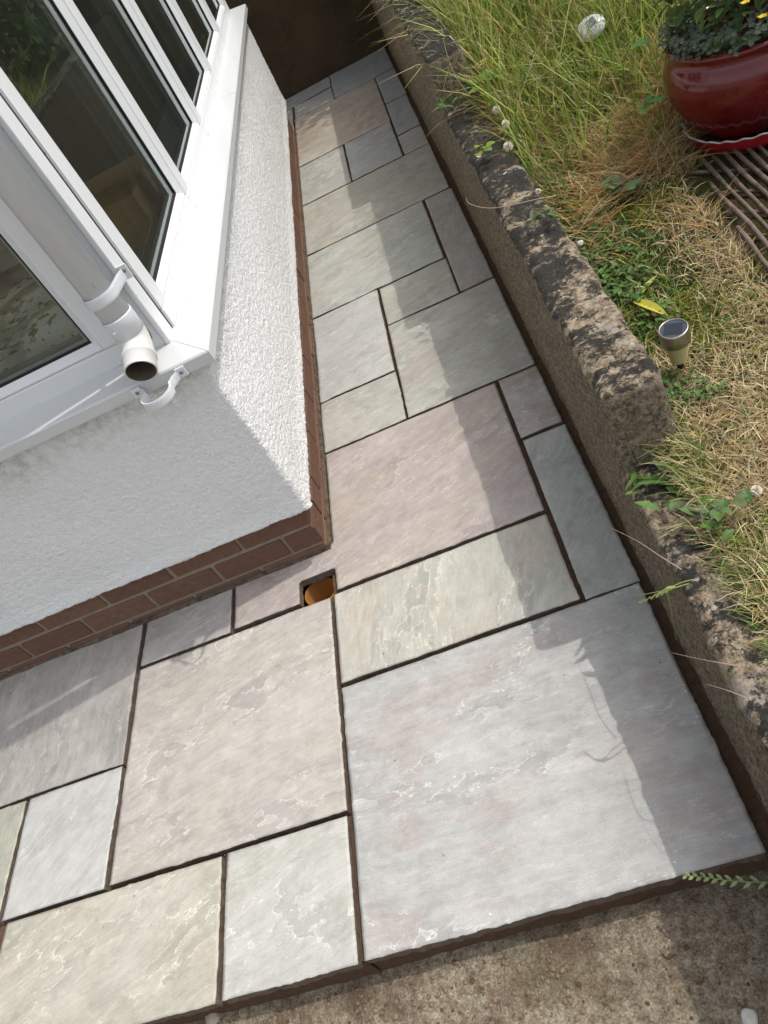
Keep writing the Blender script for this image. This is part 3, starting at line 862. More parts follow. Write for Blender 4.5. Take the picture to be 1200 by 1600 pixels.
cl = clip('clip', (PX, PY, 0.938), 0.0352, dpipe, PI * 1.12, PI * 1.93, ((PX - 0.052, YFm - 0.003), (PX + 0.050, YFm - 0.003)), YFm, 0.024)
box('lug', PX + 0.042, PX + 0.064, YFm - 0.0068, YFm - 0.0008, 0.924, 0.957, M['pipe'], cl, 0.0025, 2)
V, F = ringtube(Vector((PX + 0.054, YFm - 0.0068, 0.944)), Vector((0, -1, 0)), [(0.0042, -0.001), (0.0042, 0.0012), (0.0028, 0.002), (0.0, 0.0014)], 14)
mk('screw', V, F, M['screw'], cl, True)

br = thing('pipe_bracket', (-0.70, YN, 0.70), 'empty open pipe clip screwed to the front of the white sill', 'pipe clip')
V_ = clip('strap', (-0.699, YN - 0.052, 0.722), 0.0352, br, PI * 0.80, PI * 2.16, ((-0.747, YN - 0.0035), (-0.651, YN - 0.0035)), YN, 0.021)
for sx in (-0.757, -0.641):
    lg = box('lug', sx - 0.0125, sx + 0.0125, YN - 0.0062, YN - 0.0008, 0.7125, 0.738, M['pipe'], br, 0.0025, 2)
    V, F = ringtube(Vector((sx, YN - 0.0062, 0.7255)), Vector((0, -1, 0)), [(0.0045, -0.001), (0.0045, 0.0012), (0.003, 0.0022), (0.0, 0.0014)], 14)
    mk('screw', V, F, M['screw'], lg, True)

# ------------------------------------------------------------------ garden wall, stepped
gw = thing('garden_wall', (0.20, 3.0, 0), 'stepped old concrete garden wall with black lichen on its coping', 'garden wall')
def wall_section(y0, y1, z0, z1, ztop1, seed, x0=0.143, x1=0.256, capend=True):
    """z1: top height at y0, ztop1 at y1; near end y0 is rounded"""
    so = Vector((seed * 5.1, seed * 2.3, seed))
    zt_ref = z1
    def ring(y, inset, zt):
        P = []
        rL, rR = 0.024, 0.024
        a0 = x0 + inset; a1 = x1 - inset; zt = zt - inset
        NF = max(24, int((zt_ref - 0.0) / 0.009))
        for k in range(NF + 3): P.append((a0, (z0 + (0.0 - 0.03 - z0) * k / 3) if k < 3 else (-0.03 + (zt - rL + 0.03) * (k - 3) / NF), -1, 0))
        for k in range(7):
            a = PI - PI / 2 * k / 6; P.append((a0 + rL + rL * math.cos(a), zt - rL + rL * math.sin(a), math.cos(a), math.sin(a)))
        for k in range(1, 6): P.append((a0 + rL + (a1 - a0 - rL - rR) * k / 6, zt, 0, 1))
        for k in range(7):
            a = PI / 2 - PI / 2 * k / 6; P.append((a1 - rR + rR * math.cos(a), zt - rR + rR * math.sin(a), math.cos(a), math.sin(a)))
        for k in range(1, 12): P.append((a1, zt - rR - (zt - rR - z0) * k / 11, 1, 0))
        return P
    V = []; F = []; m_ = None
    ysl = []
    for k in range(5):
        a = PI / 2 * k / 5; ysl.append((y0 + 0.018 * (1 - math.sin(a)), 0.018 * (1 - math.cos(a)) if False else 0.018 * (1 - math.sin(PI / 2 - a))))
    ysl = [(y0 + 0.020 * (1 - math.cos(a)), 0.020 * (1 - math.sin(a))) for a in [PI / 2 * k / 5 for k in range(5)]]
    ys_ = np.arange(y0 + 0.022, y1, 0.0085)
    ysl += [(y, 0.0) for y in ys_] + [(y1, 0.0)]
    for (y, ins) in ysl:
        zt = z1 + (ztop1 - z1) * (y - y0) / (y1 - y0)
        rg = ring(y, ins, zt); m_ = len(rg)
        for (x, z, a, b) in rg:
            p = Vector((x, y, z))
            d = 0.0045 * fbm(p * 9 + so, 3) + 0.0030 * noise.noise(p * 48 + so) + 0.0022 * noise.noise(p * 85 + so) - 0.007 * max(0, noise.noise(p * 38 + so * 3) - 0.42)
            if b > 0.15: d += 0.0050 * fbm(p * 24 + so, 3) - 0.012 * max(0, noise.noise(p * 30 + so * 2) - 0.18)
            V.append((x + a * d, y, z + b * d))
    for i in range(len(ysl) - 1):
        for k in range(m_ - 1): F.append((i * m_ + k, (i + 1) * m_ + k, (i + 1) * m_ + k + 1, i * m_ + k + 1)[::-1])
    # end cap: shrinking rings with relief
    base = 0
    cxm = (x0 + x1) / 2
    prev = list(range(m_))
    for s in (0.8, 0.55, 0.3, 0.05):
        cur = []
        for k in prev if False else range(m_):
            x, y, z = V[k]
            nxp = cxm + (x - cxm) * s
            zz = z0 + (z - z0) * (0.5 + 0.5 * s) if z > z0 + 0.01 else z
            p = Vector((nxp, y0, zz))
            cur.append(len(V)); V.append((nxp, y0 - 0.001 + 0.004 * fbm(p * 14 + so, 3) + 0.003 * noise.noise(p * 60), zz))
        for k in range(m_ - 1): F.append((prev[k], prev[k + 1], cur[k + 1], cur[k])[::-1])
        prev = cur
    return mk('wall_section', V, F, M['concrete'], gw, True)
wall_section(0.05, 1.052, -0.14, 0.345, 0.375, 1)
wall_section(1.042, 2.59, -0.14, 0.566, 0.608, 2, 0.1415, 0.2575)
wall_section(2.575, 3.86, -0.14, 0.762, 0.775, 3, 0.140, 0.259)
wall_section(3.85, 6.30, -0.14, 0.955, 0.985, 4, 0.135, 0.260)

rw = thing('rear_wall', (-1.0, 6.2, 0), 'dark damp wall closing the far end of the passage', 'wall')
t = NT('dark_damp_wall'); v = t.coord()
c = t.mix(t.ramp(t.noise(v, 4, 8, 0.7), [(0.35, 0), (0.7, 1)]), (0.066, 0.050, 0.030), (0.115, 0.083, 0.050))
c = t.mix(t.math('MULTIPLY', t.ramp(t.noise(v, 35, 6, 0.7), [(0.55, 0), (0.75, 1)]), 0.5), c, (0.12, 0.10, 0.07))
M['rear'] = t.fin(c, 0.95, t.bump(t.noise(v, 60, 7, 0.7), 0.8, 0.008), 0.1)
V = []; F = []
nx_, nz_ = 60, 40
for j in range(nz_ + 1):
    for i in range(nx_ + 1):
        x = -4.0 + 4.5 * i / nx_; z = -0.14 + 2.4 * j / nz_
        V.append((x, 6.195 + 0.008 * fbm(Vector((x * 3, z * 3, 2))), z))
for j in range(nz_):
    for i in range(nx_): F.append((j * (nx_ + 1) + i, j * (nx_ + 1) + i + 1, (j + 1) * (nx_ + 1) + i + 1, (j + 1) * (nx_ + 1) + i))
b0 = len(V)
for (x, z) in ((-4.0, -0.14), (0.5, -0.14), (0.5, 2.26), (-4.0, 2.26)): V.append((x, 6.4, z))
c_ = [0, nx_, nz_ * (nx_ + 1) + nx_, nz_ * (nx_ + 1)]
F += [tuple(b0 + k for k in (3, 2, 1, 0))]
for k in range(4): F.append((c_[k], b0 + k, b0 + (k + 1) % 4, c_[(k + 1) % 4]))
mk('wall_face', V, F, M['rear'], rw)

# ------------------------------------------------------------------ lawn
def zl(x, y):
    b = 0.398 + 0.128 * (y - 1.04) if y > 0.7 else 0.3545 - 0.09 * (0.7 - y)
    b = min(b, 1.1)
    # sinks a little behind the taller wall sections
    return b + 0.012 * noise.noise(Vector((x * 5, y * 5, 0.4))) + 0.006 * noise.noise(Vector((x * 17, y * 17, 0.9)))
V = []; F = []
xs = np.concatenate([np.arange(0.225, 1.5, 0.025), [1.8, 2.4, 3.5, 6, 20, 200]])
ys = np.concatenate([[-200, -20, -4, -1], np.arange(-0.2, 5.0, 0.03), [5.5, 6.5, 9, 20, 200]])
for y in ys:
    for x in xs:
        V.append((x, y, (zl(x, y) if -0.3 < y < 5.2 else zl(x, max(-0.3, min(y, 5.2)))) - (0.05 if x < 0.24 else 0)))
nx = len(xs)
for j in range(len(ys) - 1):
    for i in range(nx - 1): F.append((j * nx + i, j * nx + i + 1, (j + 1) * nx + i + 1, (j + 1) * nx + i))
t = NT('lawn_ground'); v = t.coord()
c = t.mix(t.ramp(t.noise(v, 14, 7, 0.7), [(0.4, 0), (0.62, 1)]), (0.035, 0.026, 0.015), (0.10, 0.075, 0.032))
c = t.mix(t.math('MULTIPLY', t.ramp(t.noise(t.coord(loc=(3, 1, 1)), 9, 6, 0.7), [(0.5, 0), (0.62, 1)]), 0.8), c, (0.075, 0.085, 0.018))
c = t.mix(0.4, c, t.ramp(t.noise(v, 160, 5, 0.7), [(0.3, 0.25), (0.7, 0.7)]), 'OVERLAY')
lawn_m = t.fin(c, 0.95, t.bump(t.noise(v, 150, 6, 0.75), 1.0, 0.012), 0.1)
o = mk('lawn', V, F, lawn_m, None, True)
tag(o, 'raised lawn soil behind the garden wall', kind='structure')

def blades(name, P, H, Wd, ang, lean, droop, colr, mat, label, cat, tipc=None, ztwist=0.4):
    """vectorised blades: P (N,3) H,Wd,ang,lean,droop (N,) colr (N,3)"""
    N_ = len(P); T = np.array([0, .3, .65, 1.0])
    d = np.stack([np.cos(ang), np.sin(ang)], 1)
    sa = ang + PI / 2 + rng.normal(0, ztwist, N_)
    s = np.stack([np.cos(sa), np.sin(sa), rng.normal(0, .25, N_)], 1)
    vs_ = np.zeros((N_, 7, 3)); cs = np.zeros((N_, 7, 4)); cs[..., 3] = 1
    side = rng.normal(0, 0.10, N_)
    for k, tt in enumerate(T):
        c = P.copy()
        off = H * lean * tt ** 1.5
        c[:, 0] += d[:, 0] * off + (-d[:, 1]) * side * H * tt ** 2
        c[:, 1] += d[:, 1] * off + d[:, 0] * side * H * tt ** 2
        c[:, 2] += H * (tt * np.sqrt(np.clip(1 - np.minimum(lean, .98) ** 2 * .8, 0.04, 1)) - droop * tt ** 2)
        wk = Wd * (1 - tt ** 1.6) * 0.5 if k < 3 else 0 * Wd
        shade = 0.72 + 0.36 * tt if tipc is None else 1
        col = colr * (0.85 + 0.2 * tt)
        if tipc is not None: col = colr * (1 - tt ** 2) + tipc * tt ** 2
        if k < 3:
            vs_[:, 2 * k] = c - s * wk[:, None]; vs_[:, 2 * k + 1] = c + s * wk[:, None]
            cs[:, 2 * k, :3] = col; cs[:, 2 * k + 1, :3] = col
        else:
            vs_[:, 6] = c; cs[:, 6, :3] = col
    base = (np.arange(N_) * 7)[:, None]
    q = np.array([0, 1, 3, 2, 2, 3, 5, 4]); tr = np.array([4, 5, 6])
    loops = np.concatenate([base + q, base + tr], 1)   # per blade 11 loops
    me = bpy.data.meshes.new(name)
    me.vertices.add(N_ * 7); me.vertices.foreach_set('co', vs_.astype(np.float32).ravel())
    me.loops.add(N_ * 11); me.loops.foreach_set('vertex_index', loops.astype(np.int32).ravel())
    me.polygons.add(N_ * 3)
    st = (np.arange(N_) * 11)[:, None] + np.array([0, 4, 8])
    me.polygons.foreach_set('loop_start', st.astype(np.int32).ravel())
    ca = me.color_attributes.new('Col', 'FLOAT_COLOR', 'POINT')
    ca.data.foreach_set('color', np.clip(cs, 0, 1).astype(np.float32).ravel())
    me.update(calc_edges=True); me.validate()
    o = mesh_obj(name, me, mat)
    return tag(o, label, cat, kind='stuff')

def scatter(n, dens, xr=(0.235, 1.25), yr=(0.0, 4.7)):
    """rejection sample of lawn points by density function 0..1"""
    out = []
    while len(out) < n:
        x = random.uniform(*xr); y = random.uniform(*yr)
        # keep to the wedge that the lens or a step aside can see
        if x > 0.42 + 0.40 * max(0, y - 0.55) + 0.15: continue
        if y > 2.6 and x > 1.25: continue
        if random.random() < dens(x, y): out.append((x, y))
    return out
def occupied(x, y):
    if (x - 0.777) ** 2 + (y - 1.857) ** 2 < 0.168 ** 2: return True
    if y < 1.04 and x < 0.235 + 0.03 * noise.noise(Vector((y * 9, 2, 0))): return True
    if x < 0.262 and y > 1.04: return True
    return False
def trellis(x, y): return 0.565 < x < 0.95 and 1.0 < y < 1.77
nz = lambda x, y, s, o=0: noise.noise(Vector((x * s + o, y * s - o, o * .7)))
sm = lambda v, a, b: max(0.0, min(1.0, (v - a) / (b - a)))
def pal(cols, n, jit=0.18):
    c = np.array(cols)[rng.integers(0, len(cols), n)]
    return c * (1 + rng.normal(0, jit, (n, 1))) * (1 + rng.normal(0, .06, (n, 3)))
def pts(L): return np.array([(x, y, zl(x, y) - 0.004) for x, y in L])

STRAW = [(.46, .36, .19), (.58, .47, .27), (.36, .26, .12), (.66, .56, .36), (.24, .15, .07), (.48, .35, .15), (.52, .44, .26)]
RUST = [(.48, .26, .07), (.42, .20, .05), (.52, .33, .11), (.32, .17, .06)]
GREEN = [(.08, .15, .02), (.11, .20, .03), (.15, .24, .035), (.06, .11, .015), (.20, .27, .045)]
LIME = [(.30, .38, .06), (.40, .46, .11), (.22, .31, .05), (.48, .48, .16), (.52, .45, .17), (.15, .23, .03)]

# 1. straw thatch lying flat, mostly near
d1 = lambda x, y: 0 if occupied(x, y) or trellis(x, y) else (1 - 0.75 * sm(y, 1.35, 1.9)) * (0.55 + 0.45 * sm(nz(x, y, 6), -.3, .2)) * (1 - .86 * sm(0.53 - x, 0, .10) * sm(y, 1.12, 1.28))
L = scatter(26000, d1, (0.235, 1.0), (0.0, 2.3)); n = len(L)
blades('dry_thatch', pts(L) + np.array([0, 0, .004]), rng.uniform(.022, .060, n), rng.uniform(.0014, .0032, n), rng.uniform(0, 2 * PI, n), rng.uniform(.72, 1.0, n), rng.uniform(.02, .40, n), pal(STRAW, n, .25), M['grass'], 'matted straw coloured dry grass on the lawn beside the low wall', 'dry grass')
# 2. short green blades everywhere
d2 = lambda x, y: 0 if occupied(x, y) or trellis(x, y) else 0.12 + 0.88 * sm(nz(x, y, 5, 3), -.05, .4) * (1 - .55 * sm(1.3 - y, 0, .35) * sm(x, .30, .38))
L = scatter(15000, d2, (0.235, 1.1), (0.0, 3.0)); n = len(L)
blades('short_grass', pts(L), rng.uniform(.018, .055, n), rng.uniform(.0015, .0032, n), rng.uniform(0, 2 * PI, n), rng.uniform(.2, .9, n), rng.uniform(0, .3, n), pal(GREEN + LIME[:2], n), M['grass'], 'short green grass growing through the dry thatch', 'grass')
# 3. moss and tiny leaves along the back of the wall
d3 = lambda x, y: 0 if occupied(x, y) or trellis(x, y) else (sm(0.56 - x, 0, .12) + .15) * sm(y, 1.05, 1.25) * (1 - sm(y, 1.75, 2.2)) * (.35 + .65 * sm(nz(x, y, 9, 7), -.15, .25))
L = scatter(30000, d3, (0.25, 0.75), (1.0, 2.3)); n = len(L)
yel = np.array([nz(x, y, 6, 11) for x, y in L])
cm = np.where((yel > 0.02)[:, None], pal([(.30, .27, .03), (.24, .22, .025), (.20, .20, .03)], n), pal([(.05, .10, .018), (.075, .14, .025), (.04, .075, .015), (.10, .17, .03)], n))
blades('moss', pts(L) + np.array([0, 0, .002]), rng.uniform(.006, .019, n), rng.uniform(.0025, .0048, n), rng.uniform(0, 2 * PI, n), rng.uniform(.3, 1.0, n), rng.uniform(0, .3, n), cm, M['grass'], 'green and yellow moss with tiny leaves behind the wall coping', 'moss')
# 4. rusty flattened stems
d4 = lambda x, y: 0 if occupied(x, y) or trellis(x, y) else sm(y, 1.5, 1.75) * (1 - sm(y, 2.5, 3.0)) * sm(nz(x, y, 3.6, 5), -.25, .15)
L = scatter(6500, d4, (0.27, 1.15), (1.4, 3.0)); n = len(L)
blades('rusty_stems', pts(L) + np.array([0, 0, .012]), rng.uniform(.06, .16, n), rng.uniform(.0014, .0026, n), rng.normal(-0.4, .55, n) + PI * (rng.random(n) < .4), rng.uniform(.7, 1.0, n), rng.uniform(.12, .42, n), pal(RUST + STRAW[:3], n), M['grass'], 'flattened orange brown dead grass stems on the lawn', 'dead grass')
# 5. long grass further back
d5 = lambda x, y: 0 if occupied(x, y) or trellis(x, y) or math.hypot(x - .777, y - 1.857) < .19 else sm(y, 1.75, 2.35) * (.35 + .65 * sm(nz(x, y, 4, 9), -.3, .25))
L = scatter(24000, d5, (0.27, 1.3), (1.7, 4.7)); n = len(L)
for _ in range(170):
    qd = at_px(922 + random.gauss(0, 26), 62 + random.gauss(0, 14), .60); L.append((qd.x, qd.y))
n = len(L)
hy = np.array([sm(y, 1.8, 2.9) for x, y in L])
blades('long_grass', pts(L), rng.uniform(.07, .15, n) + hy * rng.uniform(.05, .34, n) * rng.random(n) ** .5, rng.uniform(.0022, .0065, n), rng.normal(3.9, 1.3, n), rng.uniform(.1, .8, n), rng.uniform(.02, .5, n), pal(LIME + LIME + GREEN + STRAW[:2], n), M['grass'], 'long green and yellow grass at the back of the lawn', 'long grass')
# 5b. tall arching blades and seed stems standing above the rest
L = scatter(1500, lambda x, y: 0 if occupied(x, y) or trellis(x, y) or math.hypot(x - .777, y - 1.857) < .2 else sm(y, 1.95, 2.5), (0.27, 1.3), (1.9, 4.6))
for _ in range(260):
    L.append((.285 + abs(random.gauss(0, .02)), random.uniform(2.3, 3.9)))
n = len(L)
blades('tall_arching_grass', pts(L), rng.uniform(.24, .48, n), rng.uniform(.0022, .0058, n), rng.uniform(0, 2 * PI, n), rng.uniform(.25, .95, n), rng.uniform(.15, .62, n), pal(LIME + LIME + STRAW + RUST[:1], n), M['grass'], 'tall arching green and straw blades over the back lawn', 'tall grass')
# 6. tufts overhanging the coping
L = []
for _ in range(2600):
    k = random.choice([(0.262, 0.95), (0.26, 0.62), (0.275, 1.02), (0.275, 2.2), (0.27, 2.42), (0.30, 1.95), (0.255, 0.78)])
    L.append((k[0] + random.gauss(0, .018), k[1] + random.gauss(0, .06)))
n = len(L)
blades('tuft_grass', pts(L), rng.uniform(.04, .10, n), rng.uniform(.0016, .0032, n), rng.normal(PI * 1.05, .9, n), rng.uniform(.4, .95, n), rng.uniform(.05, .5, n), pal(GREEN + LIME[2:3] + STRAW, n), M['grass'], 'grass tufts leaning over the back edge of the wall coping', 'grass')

def vcol(o, c, jit=0.0):
    me = o.data; a = me.color_attributes.new('Col', 'FLOAT_COLOR', 'POINT')
    cs = np.ones((len(me.vertices), 4)); cs[:, :3] = np.array(c) * (1 + (rng.normal(0, jit, (len(me.vertices), 1)) if jit else 0))
    a.data.foreach_set('color', np.clip(cs, 0, 1).astype(np.float32).ravel())
    return o

def leaf(c, d, L, W_, curl=0.25, up=Vector((0, 0, 1)), n=6, fold=0.25, shape=0.9):
    """pointed leaf with a fold along its midrib"""
    d = Vector(d).normalized(); s = d.cross(up)
    if s.length < 1e-3: s = Vector((1, 0, 0))
    s.normalize(); nrm = s.cross(d)
    V = []; F = []
    for k in range(n + 1):
        t_ = k / n; w_ = W_ * 0.5 * math.sin(PI * min(1, t_ ** shape)) ** 0.8 + 0.0004
        p = Vector(c) + d * L * t_ - nrm * curl * L * t_ ** 2
        V += [p - s * w_ + nrm * w_ * fold, p, p + s * w_ + nrm * w_ * fold]
    for k in range(n):
        F += [(3 * k, 3 * k + 1, 3 * k + 4, 3 * k + 3), (3 * k + 1, 3 * k + 2, 3 * k + 5, 3 * k + 4)]
    return V, F

# clover flowers
def clover_flower(p, r, label):
    g = thing('clover_flower', (p[0], p[1], zl(p[0], p[1])), label, 'flower', 'white clover flowers on the lawn')
    A = Acc()
    for k in range(70):
        th = math.acos(1 - 1.75 * (k + .5) / 70); ph = k * 2.399
        d = Vector((math.sin(th) * math.cos(ph), math.sin(th) * math.sin(ph), math.cos(th)))
        A.add(leaf(Vector(p) + d * r * .35, d + Vector((random.gauss(0, .12), random.gauss(0, .12), random.gauss(0, .12))), r * .75, r * .30, 0.2, n=3))
    vcol(A.obj('bloom', M['leaf'], g), (.66, .61, .50), .16)
    b = Vector((p[0] + random.uniform(-.02, .02), p[1] + .01, zl(p[0], p[1])))
    V, F = tube([b, (b + Vector(p)) / 2 + Vector((.004, 0, .004)), p], .0011, 6)
    vcol(mk('stem', V, F, M['leaf'], g), (.13, .17, .05))
for (px, py, z, r, lab) in [(776, 172, .665, .011, 'white clover flower highest of three on the coping beside the long grass'), (790, 194, .652, .011, 'white clover flower between two others beside the far coping'), (794, 229, .640, .0125, 'lowest white clover flower of three hanging over the far coping'), (1182, 766, .415, .0085, 'single white clover flower in dry grass at the right edge'), (841, 299, .60, .007, 'small pale flower head on the coping by the curled dry stem')]:
    clover_flower(at_px(px, py, z), r, lab)

# low weeds: rosettes of toothed or oval leaves
def weed(px, py, z, n, L, W_, col, label, name='weed_plant', el=(0.2, 0.8), cat='weed', spread=0.02, group=None):
    c = at_px(px, py, z); zb = z
    g = thing(name, (c.x, c.y, zb - 0.01), label, cat, group)
    for k in range(n):
        a = 2 * PI * k / n + random.uniform(-.4, .4); e = random.uniform(*el)
        d = Vector((math.cos(a) * math.cos(e), math.sin(a) * math.cos(e), math.sin(e)))
        q = c + Vector((random.gauss(0, spread), random.gauss(0, spread), random.uniform(0, .012)))
        ll = L * random.uniform(.7, 1.15)
        A = Acc(); A.add(leaf(q, d, ll, W_ * random.uniform(.8, 1.2), random.uniform(.15, .5)))
        cc = [x * random.uniform(.8, 1.25) for x in col]
        vcol(A.obj('leaf', M['leaf'], g), cc, .06)
    return g
weed(1098, 806, .40, 11, .030, .017, (.085, .15, .045), 'clump of oval green clover leaves spilling on the low coping')
weed(1145, 800, .42, 7, .027, .015, (.075, .14, .04), 'few dark green clover leaves in dry grass right of the low coping', spread=.016)
weed(1010, 745, .37, 12, .05, .009, (.075, .15, .03), 'feathery green weed at the foot of the taller wall end', spread=.022)
weed(1050, 745, .38, 9, .05, .010, (.08, .14, .03), 'narrow leaved green weed beside the foot of the wall end', spread=.02)
weed(772, 125, .655, 9, .05, .042, (.16, .24, .04), 'yellow green lobed weed below the long grass near the far wall end', spread=.022)
weed(715, 158, .64, 10, .045, .012, (.06, .13, .03), 'small ferny green weed at the foot of the far wall end', spread=.02)
weed(760, 235, .625, 5, .03, .026, (.15, .22, .04), 'single light green round leaved weed on the lichened coping', spread=.010)
weed(850, 345, .60, 10, .035, .012, (.09, .13, .045), 'grey green weed sprawling on the coping above the curled stem', spread=.022)
weed(970, 300, .52, 7, .045, .034, (.10, .16, .07), 'pale crinkled round leaved weed in the rusty grass', spread=.015)
weed(1035, 780, .375, 7, .038, .012, (.09, .16, .03), 'bright green sprig draped over the low coping', spread=.015)
weed(1005, 170, .66, 6, .03, .024, (.07, .15, .03), 'small glossy green weed in the grass left of the red pot', spread=.012)
# low leafy cover packed behind the coping
GA = {}
for k in range(2300):
    y = random.uniform(1.10, 2.55); x = .268 + abs(random.gauss(0, .055)) + .02 * noise.noise(Vector((y * 6, 0, 0)))
    if nz(x, y, 8, 21) < -.12: continue
    a = random.uniform(0, 2 * PI)
    GA.setdefault(random.randrange(4), Acc()).add(leaf((x, y, zl(x, y) + random.uniform(.004, .03)), (math.cos(a), math.sin(a), random.uniform(-.1, .7)), random.uniform(.009, .020), random.uniform(.006, .012), .3, n=3))
tot = Acc(); col = []
for ci, a_ in GA.items():
    tot.add((a_.V, a_.F)); col += [[(.05, .11, .02), (.075, .15, .03), (.10, .18, .04), (.04, .08, .018)][ci]] * len(a_.V)
o = tot.obj('leafy_ground_cover', M['leaf'])
cs = np.ones((len(col), 4)); cs[:, :3] = np.array(col) * (1 + rng.normal(0, .12, (len(col), 1)))
o.data.color_attributes.new('Col', 'FLOAT_COLOR', 'POINT').data.foreach_set('color', cs.astype(np.float32).ravel())
tag(o, 'dark green low leafy ground cover packed behind the wall coping', 'ground cover', kind='stuff')
# yellow flower by the far weed
fl = at_px(754, 101, .69)
g = thing('yellow_flower', (fl.x, fl.y, .62), 'small yellow orange flower in the weeds near the far wall end', 'flower')
A = Acc()
for k in range(10): A.add(leaf(fl, (math.cos(k * .63), math.sin(k * .63), .35), .011, .006, .1, n=3))
vcol(A.obj('petals', M['leaf'], g), (.65, .33, .02), .1)
V, F = tube([fl, fl + Vector((.006, .01, -.05))], .001, 6); vcol(mk('stem', V, F, M['leaf'], g), (.1, .15, .04))

# yellowing strap leaves on the moss
for (p0, p1, w_, col, lab) in [((988, 470), (1036, 484), .022, (.46, .42, .06), 'curled yellow leaf lying on the moss by the solar light'), ((1000, 462), (1022, 430), .011, (.40, .42, .07), 'short upright yellow leaf tip behind the curled yellow leaf'), ((935, 412), (1002, 397), .017, (.33, .40, .13), 'long pale green strap leaf lying on the lawn behind the coping')]:
    za = zl(.35, 1.45) + .015
    a = at_px(*p0, za); b = at_px(*p1, za + .01)
    A = Acc(); A.add(leaf(a, b - a, (b - a).length * 1.1, w_, .12, n=10, fold=.5))
    o = A.obj('fallen_leaf', M['leaf']); vcol(o, col, .05); tag(o, lab, 'leaf')

# seed heads and stems hanging over the paving
def stem(name, P, r, col, label, cat='grass stem', ears=None):
    g = thing(name, P[0], label, cat)
    Pv = [Vector(p) for p in P]; Q = []
    for i in range(len(Pv) - 1):
        for k in range(6): 
            t_ = k / 6; p0 = Pv[max(i - 1, 0)]; p1 = Pv[i]; p2 = Pv[i + 1]; p3 = Pv[min(i + 2, len(Pv) - 1)]
            Q.append(0.5 * ((2 * p1) + (-p0 + p2) * t_ + (2 * p0 - 5 * p1 + 4 * p2 - p3) * t_ ** 2 + (-p0 + 3 * p1 - 3 * p2 + p3) * t_ ** 3))
    Q.append(Pv[-1])
    V, F = tube(Q, [r * (1 - .6 * i / len(Q)) for i in range(len(Q))], 6)
    vcol(mk('stalk', V, F, M['leaf'], g), col)
    if ears:
        A = Acc(); m0 = int(len(Q) * ears[0]); cnt = ears[1]; L = ears[2]
        for k in range(cnt):
            i = m0 + (len(Q) - 1 - m0) * k / cnt; p = Q[int(i)].lerp(Q[min(int(i) + 1, len(Q) - 1)], i % 1); d = (Q[min(int(i) + 1, len(Q) - 1)] - Q[int(i) - 1]).normalized()
            s = d.cross(Vector((0, 0, 1))).normalized() * (1 if k % 2 else -1)
            A.add(leaf(p, d + s * ears[3], L * (1 - .5 * k / cnt), L * .28, .1, n=4))
        vcol(A.obj('seed_head', M['leaf'], g), ears[4], .12)
    return g
P_ = lambda px, py, z: at_px(px, py, z)
stem('seed_head_grass', [P_(1215, 1379, .08), P_(1150, 1377, .07), P_(1105, 1371, .06), P_(1070, 1368, .055)], .0011, (.22, .26, .10), 'green barbed grass ear reaching in at the lower right corner of the paving', ears=(.15, 17, .017, .75, (.26, .31, .13)))
stem('seed_head_grass', [P_(1085, 905, .385), P_(1060, 912, .40), P_(1030, 928, .39), P_(998, 942, .36)], .0010, (.23, .28, .08), 'green grass seed head reaching from the low coping over the paving', ears=(.4, 14, .013, .3, (.30, .35, .12)))
stem('green_blade', [P_(1076, 912, .39), P_(1040, 922, .40), P_(990, 932, .37)], .0012, (.22, .28, .09), 'thin straight green blade above the seed head on the low coping')
stem('green_blade', [P_(1042, 926, .39), P_(1048, 950, .33), P_(1057, 1000, .24)], .0014, (.20, .28, .09), 'green blade hanging down the face of the low wall')
stem('dry_stem', [P_(868, 306, .60), P_(840, 311, .615), P_(790, 322, .60), P_(760, 325, .57), P_(733, 318, .53), P_(728, 308, .50)], .0013, (.50, .40, .27), 'long curled pale dry stem drooping over the far coping')
stem('dry_stem', [P_(1065, 890, .39), P_(1030, 868, .38), P_(995, 845, .35), P_(953, 824, .30)], .0012, (.42, .30, .25), 'kinked pinkish dry stem hanging over the narrow grey slab')
stem('dry_stem', [P_(1160, 1042, .36), P_(1120, 1035, .37), P_(1085, 1028, .34), P_(1050, 1020, .29)], .0012, (.36, .25, .20), 'twisted brown dry stem lying across the face of the low wall')
stem('dry_stem', [P_(1175, 1094, .37), P_(1140, 1080, .36), P_(1104, 1069, .33)], .0009, (.45, .36, .24), 'thin straw stem nearest the bottom lying over the low wall')
stem('dry_stem', [P_(735, 150, .645), P_(712, 120, .70), P_(697, 80, .76), P_(690, 45, .80)], .0010, (.40, .32, .18), 'thin dry stem leaning on the end of the far wall section')
stem('green_blade', [P_(845, 262, .63), P_(800, 215, .66), P_(748, 170, .65), P_(705, 132, .66)], .0012, (.24, .28, .09), 'long bent green blade arching over the far coping')
stem('green_blade', [P_(1106, 800, .42), P_(1062, 745, .45), P_(1015, 706, .43), P_(985, 700, .40)], .0013, (.27, .31, .11), 'long green blade arching before the taller wall end')
stem('dry_stem', [P_(1040, 795, .40), P_(1075, 815, .42), P_(1100, 850, .40)], .0009, (.42, .34, .18), 'short bent straw stem on the low coping under the clover leaves')

